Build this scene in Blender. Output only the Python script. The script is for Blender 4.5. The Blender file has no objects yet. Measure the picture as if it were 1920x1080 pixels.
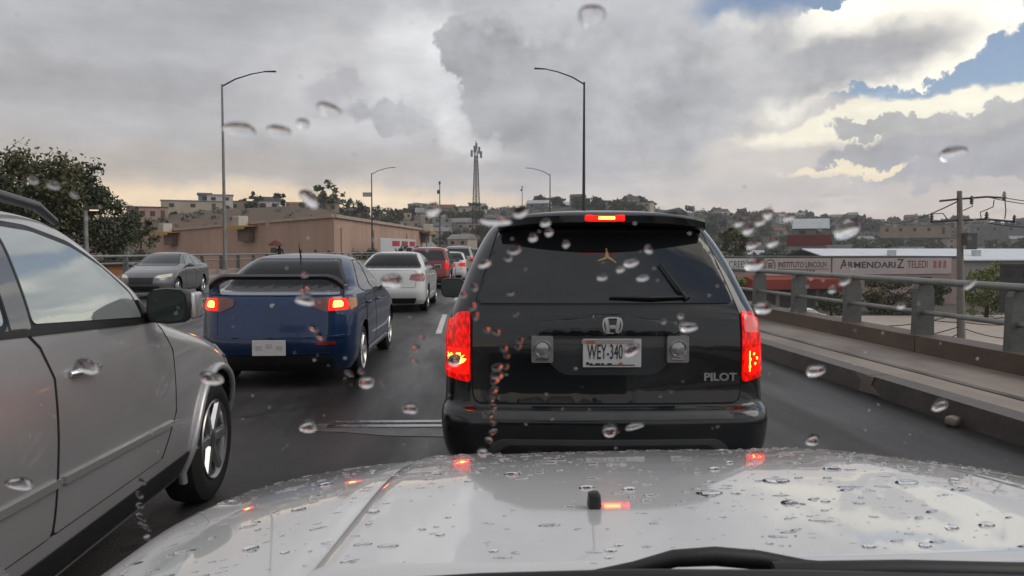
import bpy, bmesh, math, random
import numpy as np
from mathutils import Vector, Matrix, Euler
R = math.radians
rnd = random.Random(7)
scene = bpy.context.scene
COL = scene.collection

# ------------------------------------------------------------------ camera
CAM_H = 1.53
PITCH, YAW, FPX = R(-2.78), R(4.33), 1440.0
cam_d = bpy.data.cameras.new('camera')
cam_d.sensor_width = 36.0
cam_d.lens = 27.0
cam_d.clip_start = 0.02
cam_d.clip_end = 6000
cam_d.dof.use_dof = True
cam_d.dof.focus_distance = 7.0
cam_d.dof.aperture_fstop = 14.5
cam = bpy.data.objects.new('camera', cam_d)
cam.location = (0, 0, CAM_H)
cam.rotation_euler = (R(90) + PITCH, 0, -YAW)
COL.objects.link(cam)
scene.camera = cam

def ray(px, py):
    """direction from the camera through a pixel of the 1920x1080 photograph"""
    u, v = (px - 960) / FPX, (540 - py) / FPX
    sp, cp = math.sin(PITCH), math.cos(PITCH)
    f = cp - v * sp
    z = sp + v * cp
    return Vector((u * math.cos(YAW) + f * math.sin(YAW), f * math.cos(YAW) - u * math.sin(YAW), z))

def at(px, py, Y=None, z=None, X=None):
    d = ray(px, py)
    t = Y / d.y if Y is not None else ((z - CAM_H) / d.z if z is not None else X / d.x)
    return Vector((0, 0, CAM_H)) + d * t

def azel(px, py):
    d = ray(px, py).normalized()
    return math.degrees(math.atan2(d.x, d.y)), math.degrees(math.asin(d.z))

# ------------------------------------------------------------------ light
SUN_EL, SUN_AZ = R(40), R(106)
sd = bpy.data.lights.new('sun', 'SUN')
sd.energy = 1.05
sd.angle = R(40)
sd.color = (1.0, 0.93, 0.84)
sun = bpy.data.objects.new('sun', sd)
sdir = Vector((math.sin(SUN_AZ) * math.cos(SUN_EL), math.cos(SUN_AZ) * math.cos(SUN_EL), math.sin(SUN_EL)))
sun.rotation_euler = (-sdir).to_track_quat('-Z', 'Y').to_euler()
COL.objects.link(sun)
vs = scene.view_settings
vs.view_transform = 'Standard'
vs.look = 'None'
vs.exposure = 0.0
vs.gamma = 1.0
vs.use_curve_mapping = False

# ------------------------------------------------------------------ sky (procedural clouds over a Nishita sky)
world = bpy.data.worlds.new('World')
scene.world = world
world.use_nodes = True
wt = world.node_tree
wt.nodes.clear()
WN, WL = wt.nodes, wt.links

def sock(x, inp):
    if isinstance(x, (int, float)):
        inp.default_value = x
    elif isinstance(x, tuple):
        inp.default_value = x if len(x) == len(inp.default_value) else tuple(x) + (1,)
    else:
        WL.new(x, inp)

def wm(op, a, b=0.0, c=None):
    n = WN.new('ShaderNodeMath'); n.operation = op
    sock(a, n.inputs[0]); sock(b, n.inputs[1])
    if c is not None: sock(c, n.inputs[2])
    return n.outputs[0]

def wv(op, a, b=None, scale=None):
    n = WN.new('ShaderNodeVectorMath'); n.operation = op
    sock(a, n.inputs[0])
    if b is not None: sock(b, n.inputs[1])
    if scale is not None: sock(scale, n.inputs['Scale'])
    return n

def wmap(x, a, b, c=0.0, d=1.0):
    n = WN.new('ShaderNodeMapRange'); n.interpolation_type = 'SMOOTHSTEP'
    sock(x, n.inputs['Value'])
    n.inputs['From Min'].default_value = a; n.inputs['From Max'].default_value = b
    n.inputs['To Min'].default_value = c; n.inputs['To Max'].default_value = d
    return n.outputs[0]

def wmix(f, a, b):
    n = WN.new('ShaderNodeMix'); n.data_type = 'RGBA'
    sock(f, n.inputs['Factor']); sock(a, n.inputs['A'] if False else n.inputs[6]); sock(b, n.inputs[7])
    return n.outputs[2]

def wnoise(vec, scale, detail=6, rough=0.55):
    n = WN.new('ShaderNodeTexNoise'); n.noise_dimensions = '3D'
    sock(vec, n.inputs['Vector'])
    n.inputs['Scale'].default_value = scale; n.inputs['Detail'].default_value = detail
    n.inputs['Roughness'].default_value = rough
    return n

tc = WN.new('ShaderNodeTexCoord').outputs['Generated']
sep = WN.new('ShaderNodeSeparateXYZ'); WL.new(tc, sep.inputs[0])
dx, dy, dz = sep.outputs
el = wm('MULTIPLY', wm('ARCSINE', dz), 57.2958)
az = wm('MULTIPLY', wm('ARCTAN2', dx, dy), 57.2958)
comb = WN.new('ShaderNodeCombineXYZ'); sock(az, comb.inputs[0]); sock(el, comb.inputs[1])
uv = comb.outputs[0]
# sky directions flattened a little, so that cloud forms lie as they do in perspective
flat = WN.new('ShaderNodeCombineXYZ')
den = wm('ADD', wm('ABSOLUTE', dz), 0.22)
sock(wm('DIVIDE', dx, den), flat.inputs[0]); sock(wm('DIVIDE', dy, den), flat.inputs[1]); sock(wm('MULTIPLY', dz, 2.0), flat.inputs[2])
fl = flat.outputs[0]
nA = wnoise(tc, 5.0, 9, 0.62)
wA = wv('SCALE', wv('SUBTRACT', nA.outputs['Color'], (0.5, 0.5, 0.5)).outputs[0], scale=11.0).outputs[0]
uvA = wv('ADD', uv, wA).outputs[0]
nB = wnoise(tc, 13.0, 9, 0.6)
wB = wv('SCALE', wv('SUBTRACT', nB.outputs['Color'], (0.5, 0.5, 0.5)).outputs[0], scale=3.4).outputs[0]
uvB = wv('ADD', uv, wB).outputs[0]
streak = WN.new('ShaderNodeMapping'); WL.new(fl, streak.inputs['Vector'])
streak.inputs['Scale'].default_value = (0.8, 2.0, 1.0)
nS = wnoise(streak.outputs[0], 1.5, 8, 0.58)
st2 = WN.new('ShaderNodeMapping'); WL.new(tc, st2.inputs['Vector']); st2.inputs['Scale'].default_value = (1.0, 1.0, 4.2)
nS2 = wnoise(st2.outputs[0], 7.0, 9, 0.62)
nF = wnoise(fl, 3.6, 8, 0.6)

nC = wnoise(tc, 36.0, 5, 0.6)
wC = wv('SCALE', wv('SUBTRACT', nC.outputs['Color'], (0.5, 0.5, 0.5)).outputs[0], scale=2.4).outputs[0]
uvC = wv('ADD', wv('ADD', uv, wv('SCALE', wA, scale=0.55).outputs[0]).outputs[0], wv('ADD', wv('SCALE', wB, scale=1.15).outputs[0], wC).outputs[0]).outputs[0]
def blob(px, py, rx, ry, rot=0.0, soft=0.5, warp='A', hard=None):
    """mask of a cloud centred where the photograph shows it; radii in photo pixels (about 25 px a degree)"""
    a, e = azel(px, py)
    m = WN.new('ShaderNodeMapping'); m.vector_type = 'TEXTURE'
    sock({'A': uvA, 'B': uvB, 'C': uvC, '0': uv}[warp], m.inputs['Vector'])
    m.inputs['Location'].default_value = (a, e, 0)
    m.inputs['Rotation'].default_value = (0, 0, R(rot))
    m.inputs['Scale'].default_value = (rx / 25.0, ry / 25.0, 1e3)
    d = wv('LENGTH', m.outputs[0]).outputs['Value']
    return wmap(d, 1.0 + soft * 0.5, 1.0 - soft * 0.5 if hard is None else hard)

# base overcast: by height, warmer towards the hidden sun at the left horizon
warmw = wmap(az, 12.0, -22.0)
hor = wmix(warmw, (0.72, 0.64, 0.58), (1.02, 0.79, 0.50))
low = wmix(warmw, (0.58, 0.55, 0.545), (0.60, 0.52, 0.44))
base = wmix(wmap(el, 1.0, 6.5), hor, low)
base = wmix(wmap(el, 4.5, 13.0), base, (0.485, 0.485, 0.50))
base = wmix(wmap(el, 14.0, 45.0), base, (0.45, 0.45, 0.465))
# soft banks of cloud all round
bank = wmap(nS.outputs['Fac'], 0.36, 0.64)
base = wmix(wm('MULTIPLY', bank, 0.55), base, wmix(wmap(el, 2.0, 10.0), (0.72, 0.60, 0.50), (0.60, 0.58, 0.575)))
darkb = wmap(nF.outputs['Fac'], 0.50, 0.72)
base = wmix(wm('MULTIPLY', darkb, 0.5), base, (0.33, 0.325, 0.335))
c = base

def layer(mask, col, op=1.0):
    global c
    c = wmix(wm('MULTIPLY', mask, op) if not isinstance(mask, float) else mask * op, c, col)

fine = wmap(nB.outputs['Fac'], 0.3, 0.7)
greyc = lambda a, b: wmix(fine, a, b)
# unseen sky to the right, brightened to light the car sides and their reflections
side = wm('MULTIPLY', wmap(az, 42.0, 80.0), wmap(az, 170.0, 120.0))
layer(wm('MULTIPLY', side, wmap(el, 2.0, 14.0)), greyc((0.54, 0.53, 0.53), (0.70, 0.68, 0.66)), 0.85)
layer(blob(250, 150, 620, 105, 0, 1.2, 'A'), (0.41, 0.405, 0.415), 0.6)
layer(blob(90, 75, 420, 30, -4, 1.2, 'A'), (0.47, 0.46, 0.46), 0.6)
layer(blob(120, 140, 300, 26, 0, 1.2, 'A'), (0.375, 0.36, 0.355), 0.6)
layer(blob(345, 150, 120, 20, -4, 0.8, 'B'), (0.35, 0.345, 0.35), 0.5)
layer(blob(480, 20, 420, 55, 0, 1.2, 'A'), (0.40, 0.395, 0.40), 0.7)
layer(blob(680, 170, 190, 110, 25, 1.2, 'A'), (0.60, 0.585, 0.58), 0.8)
layer(blob(760, 120, 110, 75, 40, 1.0, 'B'), (0.70, 0.685, 0.67), 0.7)
layer(blob(560, 300, 260, 30, 0, 1.2, 'B'), (0.46, 0.42, 0.405), 0.5)
layer(blob(330, 305, 300, 22, -3, 1.0, 'B'), (0.50, 0.44, 0.38), 0.5)
layer(blob(640, 175, 60, 40, 10, 1.0, 'B'), (0.40, 0.39, 0.395), 0.5)
layer(blob(748, 228, 92, 17, -4, 0.6, 'C'), (0.36, 0.355, 0.365), 0.8)
layer(blob(630, 172, 42, 22, 5, 0.6, 'C'), (0.42, 0.41, 0.42), 0.6)
layer(blob(838, 150, 40, 105, 12, 0.8, 'C'), (0.84, 0.83, 0.81), 0.7)
layer(blob(800, 150, 90, 90, 12, 1.0, 'C'), (0.68, 0.67, 0.665), 0.6)
layer(blob(890, 245, 85, 26, -16, 0.8, 'C'), (0.78, 0.76, 0.745), 0.8)
cum = wm('MAXIMUM', wm('MAXIMUM', blob(985, 185, 118, 62, -20, 0.14, 'C'), blob(890, 90, 85, 55, 0, 0.14, 'C')), wm('MAXIMUM', blob(1075, 120, 120, 70, 0, 0.3, 'C'), blob(1100, 200, 170, 70, -8, 0.6, 'C')))
layer(cum, greyc((0.315, 0.31, 0.32), (0.42, 0.415, 0.425)), 0.95)
layer(blob(945, 165, 55, 50, 0, 1.2, 'C'), (0.30, 0.295, 0.305), 0.6)
layer(blob(990, 35, 150, 38, 0, 0.8, 'C'), (0.58, 0.57, 0.565), 0.7)
layer(blob(1235, 170, 330, 105, 3, 0.9, 'A'), greyc((0.38, 0.375, 0.385), (0.47, 0.465, 0.47)), 0.85)
layer(blob(1100, 240, 150, 50, 3, 0.9, 'B'), (0.34, 0.335, 0.345), 0.6)
layer(blob(1180, 300, 300, 22, 3, 1.2, 'B'), (0.38, 0.38, 0.40), 0.6)
layer(blob(1090, 345, 330, 18, 0, 1.2, 'B'), (0.56, 0.53, 0.52), 0.6)
layer(blob(1500, 275, 240, 55, 6, 1.1, 'B'), (0.70, 0.635, 0.57), 0.85)
layer(blob(330, 375, 600, 24, 0, 1.4, 'B'), (1.10, 0.83, 0.52), 0.65)
# open sky at the upper right, and beyond the frame to the right where the cloud breaks up
blue = wm('MAXIMUM', blob(1800, 60, 330, 118, -6, 0.15, 'B'), blob(1740, -72, 360, 92, 4, 0.25, 'C'))
rmask = wm('MULTIPLY', wm('MULTIPLY', wmap(az, 40.0, 52.0), wmap(az, 165.0, 140.0)), wmap(el, 3.0, 9.0))
right_open = wm('MULTIPLY', rmask, wmap(nS.outputs['Fac'], 0.535, 0.485))
hole = wm('MAXIMUM', blue, right_open)
brk = wm('MULTIPLY', rmask, wm('MULTIPLY', wmap(nS.outputs['Fac'], 0.46, 0.52), wmap(nS.outputs['Fac'], 0.64, 0.55)))
layer(brk, (1.05, 0.97, 0.78), 0.95)
# the bright-edged cloud standing in the open sky, and the banks under it
anv = wm('MAXIMUM', blob(1605, 95, 258, 78, 8, 0.08, 'C'), blob(1420, 130, 150, 90, 6, 0.4, 'B'))
rimc = (1.12, 1.05, 0.89)
innr = wm('MAXIMUM', blob(1525, 128, 220, 52, 8, 0.7, 'B'), blob(1290, 150, 210, 120, 8, 0.8, 'A'))
layer(anv, rimc, 1.0)
hole = wm('SUBTRACT', hole, wm('MULTIPLY', hole, anv))
layer(innr, greyc((0.40, 0.395, 0.41), (0.52, 0.51, 0.505)), 0.97)
band = blob(1800, 208, 300, 30, 5, 0.4, 'B')
layer(band, (1.0, 0.93, 0.74), 0.95)
lowc = wm('MAXIMUM', blob(1820, 265, 225, 52, 7, 0.16, 'C'), blob(1640, 238, 75, 14, 0, 0.3, 'C'))
layer(lowc, greyc((0.35, 0.355, 0.385), (0.45, 0.445, 0.465)), 0.8)
layer(blob(1560, 215, 140, 9, 14, 0.9, 'B'), (1.0, 0.92, 0.72), 0.8)
layer(blob(1590, 324, 80, 10, 4, 0.4, 'C'), (1.0, 0.85, 0.60), 0.9)
layer(blob(1400, 352, 330, 14, 0, 1.2, 'B'), (0.63, 0.58, 0.545), 0.6)
for k in (band, lowc):
    hole = wm('SUBTRACT', hole, wm('MULTIPLY', hole, k))
hole = wm('MULTIPLY', hole, 0.84)
# fine relief of the cloud
mulv = wm('ADD', wm('ADD', wm('MULTIPLY', nF.outputs['Fac'], 0.46), wm('MULTIPLY', nS2.outputs['Fac'], 0.44)), wm('ADD', wm('MULTIPLY', nB.outputs['Fac'], 0.34), 0.41))
sc = WN.new('ShaderNodeVectorMath'); sc.operation = 'SCALE'; WL.new(c, sc.inputs[0]); WL.new(mulv, sc.inputs['Scale'])
tint = wv('MULTIPLY', sc.outputs[0], (0.975, 1.0, 1.035)); c = tint.outputs[0]
# below the horizon: dull ground tone
c = wmix(wmap(el, -0.3, -3.0), c, (0.10, 0.095, 0.09))

sky = WN.new('ShaderNodeTexSky'); sky.sky_type = 'NISHITA'
sky.sun_disc = False
sky.sun_elevation = SUN_EL
sky.sun_rotation = SUN_AZ
sky.altitude = 1400
sky.dust_density = 1.0
bg1 = WN.new('ShaderNodeBackground'); WL.new(sky.outputs[0], bg1.inputs[0]); bg1.inputs[1].default_value = 0.115
bg2 = WN.new('ShaderNodeBackground'); WL.new(c, bg2.inputs[0]); bg2.inputs[1].default_value = 1.12
mixs = WN.new('ShaderNodeMixShader')
WL.new(hole, mixs.inputs[0]); WL.new(bg2.outputs[0], mixs.inputs[1]); WL.new(bg1.outputs[0], mixs.inputs[2])
wo = WN.new('ShaderNodeOutputWorld'); WL.new(mixs.outputs[0], wo.inputs[0])
world.cycles.sampling_method = 'MANUAL'
world.cycles.sample_map_resolution = 1024
scene.cycles.max_bounces = 10
scene.cycles.transparent_max_bounces = 12
scene.cycles.sample_clamp_indirect = 6.0
scene.cycles.caustics_refractive = False
scene.cycles.caustics_reflective = False

# ------------------------------------------------------------------ materials
MATS = {}
def mat(name, col, rough=0.6, metal=0.0, spec=0.5, coat=0.0, var=0.0, vscale=3.0, bump=0.0, bscale=40.0, stretch=None,
        emit=None, estr=0.0, ior=None, trans=0.0, col2=None, rvar=0.0, epat=0.0):
    if name in MATS: return MATS[name]
    m = bpy.data.materials.new(name); m.use_nodes = True
    nt = m.node_tree; b = nt.nodes['Principled BSDF']
    b.inputs['Base Color'].default_value = (*col, 1)
    b.inputs['Roughness'].default_value = rough
    b.inputs['Metallic'].default_value = metal
    b.inputs['Specular IOR Level'].default_value = spec
    b.inputs['Coat Weight'].default_value = coat
    b.inputs['Coat Roughness'].default_value = 0.03
    if ior: b.inputs['IOR'].default_value = ior
    b.inputs['Transmission Weight'].default_value = trans
    if emit:
        b.inputs['Emission Color'].default_value = (*emit, 1); b.inputs['Emission Strength'].default_value = estr
    if var > 0 or bump > 0 or rvar > 0 or col2:
        t = nt.nodes.new('ShaderNodeTexCoord')
        src = t.outputs['Object']
        if stretch:
            mp = nt.nodes.new('ShaderNodeMapping'); mp.inputs['Scale'].default_value = stretch
            nt.links.new(src, mp.inputs[0]); src = mp.outputs[0]
        if var > 0 or rvar > 0 or col2:
            n = nt.nodes.new('ShaderNodeTexNoise'); n.inputs['Scale'].default_value = vscale
            n.inputs['Detail'].default_value = 7; n.inputs['Roughness'].default_value = 0.62
            nt.links.new(src, n.inputs['Vector'])
            rp = nt.nodes.new('ShaderNodeMapRange'); rp.inputs['From Min'].default_value = 0.3; rp.inputs['From Max'].default_value = 0.7
            nt.links.new(n.outputs['Fac'], rp.inputs['Value'])
            if var > 0 or col2:
                mx = nt.nodes.new('ShaderNodeMix'); mx.data_type = 'RGBA'
                lo = col2 if col2 else tuple(max(0, x * (1 - var)) for x in col)
                hi = col if col2 else tuple(min(1, x * (1 + var)) for x in col)
                mx.inputs[6].default_value = (*lo, 1); mx.inputs[7].default_value = (*hi, 1)
                nt.links.new(rp.outputs[0], mx.inputs[0]); nt.links.new(mx.outputs[2], b.inputs['Base Color'])
            if rvar > 0:
                r2 = nt.nodes.new('ShaderNodeMapRange'); r2.inputs['To Min'].default_value = max(0, rough - rvar); r2.inputs['To Max'].default_value = min(1, rough + rvar)
                nt.links.new(rp.outputs[0], r2.inputs['Value']); nt.links.new(r2.outputs[0], b.inputs['Roughness'])
        if bump > 0:
            n2 = nt.nodes.new('ShaderNodeTexNoise'); n2.inputs['Scale'].default_value = bscale; n2.inputs['Detail'].default_value = 6
            nt.links.new(src, n2.inputs['Vector'])
            bp = nt.nodes.new('ShaderNodeBump'); bp.inputs['Strength'].default_value = bump; bp.inputs['Distance'].default_value = 0.02
            nt.links.new(n2.outputs['Fac'], bp.inputs['Height']); nt.links.new(bp.outputs[0], b.inputs['Normal'])
    if epat > 0:
        t = nt.nodes.new('ShaderNodeTexCoord'); mp = nt.nodes.new('ShaderNodeMapping'); mp.inputs['Scale'].default_value = (60, 20, 26); nt.links.new(t.outputs['Object'], mp.inputs[0])
        n = nt.nodes.new('ShaderNodeTexVoronoi'); n.inputs['Scale'].default_value = 1.0; nt.links.new(mp.outputs[0], n.inputs['Vector'])
        r = nt.nodes.new('ShaderNodeMapRange'); r.inputs[1].default_value = 0.05; r.inputs[2].default_value = 0.8
        r.inputs[3].default_value = estr * (1 + epat); r.inputs[4].default_value = estr * (1 - epat); nt.links.new(n.outputs['Distance'], r.inputs[0])
        nt.links.new(r.outputs[0], b.inputs['Emission Strength'])
    MATS[name] = m
    return m

def flat_glass(name):
    m = bpy.data.materials.new(name); m.use_nodes = True
    nt = m.node_tree; nt.nodes.clear()
    t = nt.nodes.new('ShaderNodeBsdfTransparent'); t.inputs[0].default_value = (0.985, 0.985, 0.985, 1)
    o = nt.nodes.new('ShaderNodeOutputMaterial'); nt.links.new(t.outputs[0], o.inputs[0])
    return m

# ------------------------------------------------------------------ object helpers
def link(o, parent=None):
    COL.objects.link(o)
    if parent is not None: o.parent = parent
    return o

def tag(o, label=None, cat=None, group=None, kind=None):
    if label: o['label'] = label
    if cat: o['category'] = cat
    if group: o['group'] = group
    if kind: o['kind'] = kind
    return o

def thing(name, label, cat, loc=(0, 0, 0), rz=0.0, group=None):
    o = bpy.data.objects.new(name, None); o.location = loc; o.rotation_euler = (0, 0, rz)
    o.empty_display_size = 0.2
    link(o); return tag(o, label, cat, group)

def copy_tree(o, parent=None):
    c_ = o.copy(); COL.objects.link(c_); c_.parent = parent
    for ch in o.children: copy_tree(ch, c_)
    return c_

class MB:
    def __init__(self): self.v, self.f = [], []
    def add(self, vs_, fs):
        o = len(self.v); self.v += [tuple(p) for p in vs_]; self.f += [tuple(i + o for i in f) for f in fs]; return self
    def box(self, c, s, rz=0.0, rot=None, taper=1.0):
        hx, hy, hz = s[0] / 2, s[1] / 2, s[2] / 2
        m = rot if rot is not None else Matrix.Rotation(rz, 3, 'Z')
        vs_ = []
        for z, t in ((-hz, 1.0), (hz, taper)):
            for x, y in ((-hx, -hy), (hx, -hy), (hx, hy), (-hx, hy)):
                vs_.append(Vector(c) + m @ Vector((x * t, y * t, z)))
        return self.add(vs_, [(3, 2, 1, 0), (4, 5, 6, 7), (0, 1, 5, 4), (1, 2, 6, 5), (2, 3, 7, 6), (3, 0, 4, 7)])
    def tube(self, pts, r, n=8, cap=True):
        pts = [Vector(p) for p in pts]
        rs = r if isinstance(r, (list, tuple)) else [r] * len(pts)
        o = len(self.v); prev = None
        for i, p in enumerate(pts):
            d = (pts[min(i + 1, len(pts) - 1)] - pts[max(i - 1, 0)])
            d = d.normalized() if d.length > 1e-9 else Vector((0, 0, 1))
            if prev is None:
                a = d.cross(Vector((0, 0, 1)))
                if a.length < 1e-3: a = d.cross(Vector((1, 0, 0)))
            else:
                a = prev - d * prev.dot(d)
            a.normalize(); prev = a; b_ = d.cross(a)
            for k in range(n):
                t = 2 * math.pi * k / n
                self.v.append(tuple(p + (a * math.cos(t) + b_ * math.sin(t)) * rs[i]))
        for i in range(len(pts) - 1):
            for k in range(n):
                k2 = (k + 1) % n
                self.f.append((o + i * n + k, o + i * n + k2, o + (i + 1) * n + k2, o + (i + 1) * n + k))
        if cap:
            self.f.append(tuple(o + k for k in reversed(range(n))))
            self.f.append(tuple(o + (len(pts) - 1) * n + k for k in range(n)))
        return self
    def lathe(self, prof, axis='X', n=32, c=(0, 0, 0)):
        """prof: list of (along axis, radius)"""
        o = len(self.v); m = len(prof)
        for a, r_ in prof:
            for k in range(n):
                t = 2 * math.pi * k / n
                p = (a, r_ * math.cos(t), r_ * math.sin(t))
                if axis == 'Y': p = (p[1], p[0], p[2])
                if axis == 'Z': p = (p[1], p[2], p[0])
                self.v.append((p[0] + c[0], p[1] + c[1], p[2] + c[2]))
        for i in range(m - 1):
            for k in range(n):
                k2 = (k + 1) % n
                self.f.append((o + i * n + k, o + i * n + k2, o + (i + 1) * n + k2, o + (i + 1) * n + k))
        return self
    def prism(self, poly, axis, a, b):
        """poly in the plane across axis, extruded from a to b"""
        n = len(poly); o = len(self.v)
        def p3(q, h): return {'X': (h, q[0], q[1]), 'Y': (q[0], h, q[1]), 'Z': (q[0], q[1], h)}[axis]
        for h in (a, b):
            for q in poly: self.v.append(p3(q, h))
        self.f.append(tuple(o + k for k in range(n))); self.f.append(tuple(o + n + k for k in reversed(range(n))))
        for k in range(n):
            k2 = (k + 1) % n
            self.f.append((o + k2, o + k, o + n + k, o + n + k2))
        return self
    def build(self, name, m, parent=None, smooth=None, label=None, loc=None, bevel=0.0):
        me = bpy.data.meshes.new(name); me.from_pydata(self.v, [], self.f); me.update()
        bm = bmesh.new(); bm.from_mesh(me)
        bmesh.ops.recalc_face_normals(bm, faces=bm.faces)
        if bevel > 0:
            bmesh.ops.bevel(bm, geom=bm.edges[:], offset=bevel, segments=2, profile=0.5, affect='EDGES', clamp_overlap=True)
        bm.to_mesh(me); bm.free()
        if smooth is not None:
            me.polygons.foreach_set('use_smooth', [True] * len(me.polygons))
            me.set_sharp_from_angle(angle=R(smooth))
        if isinstance(m, (list, tuple)):
            for x in m: me.materials.append(x)
        else: me.materials.append(m)
        o = bpy.data.objects.new(name, me)
        if loc: o.location = loc
        if label: o['label'] = label
        return link(o, parent)

def text(name, s, size, m, parent, loc, rot=(R(90), 0, 0), ext=0.003, align='CENTER', sx=1.0, bold=0.0):
    cu = bpy.data.curves.new(name, 'FONT'); cu.body = s; cu.size = size; cu.extrude = ext
    cu.align_x = align; cu.align_y = 'CENTER'; cu.offset = bold; cu.resolution_u = 3
    t = bpy.data.objects.new('tmp', cu); COL.objects.link(t)
    dg = bpy.context.evaluated_depsgraph_get()
    me = bpy.data.meshes.new_from_object(t.evaluated_get(dg))
    bpy.data.objects.remove(t)
    me.transform(Matrix.Translation(loc) @ Euler(rot).to_matrix().to_4x4() @ Matrix.Diagonal((sx, 1, 1, 1)))
    me.materials.clear(); me.materials.append(m); me.name = name
    return link(bpy.data.objects.new(name, me), parent)

def round_poly(pts, r, n=4):
    out = []; N = len(pts)
    for i in range(N):
        p, a, b = Vector(pts[i]), Vector(pts[i - 1]), Vector(pts[(i + 1) % N])
        ri = r[i] if isinstance(r, (list, tuple)) else r
        da, db = (a - p), (b - p)
        ri = min(ri, da.length * 0.48, db.length * 0.48)
        if ri < 1e-5: out.append(tuple(p)); continue
        s, e = p + da.normalized() * ri, p + db.normalized() * ri
        for k in range(n + 1):
            t = k / n
            out.append(tuple(s * (1 - t) ** 2 + p * 2 * t * (1 - t) + e * t * t))
    return out

def tri_poly(poly, maxlen):
    bm = bmesh.new()
    vs_ = [bm.verts.new((p[0], p[1], 0)) for p in poly]
    bm.faces.new(vs_)
    bmesh.ops.triangulate(bm, faces=bm.faces[:])
    for _ in range(7):
        es = [e for e in bm.edges if e.calc_length() > maxlen]
        if not es: break
        bmesh.ops.subdivide_edges(bm, edges=es, cuts=1)
        bmesh.ops.triangulate(bm, faces=[f for f in bm.faces if len(f.verts) > 3])
        bmesh.ops.beautify_fill(bm, faces=bm.faces[:], edges=[e for e in bm.edges if not e.is_boundary])
    bm.verts.index_update()
    v = [(x.co.x, x.co.y) for x in bm.verts]
    f = [tuple(y.index for y in x.verts) for x in bm.faces]
    bd = [(e.verts[0].index, e.verts[1].index) for e in bm.edges if e.is_boundary]
    bm.free(); return v, f, bd

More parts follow.
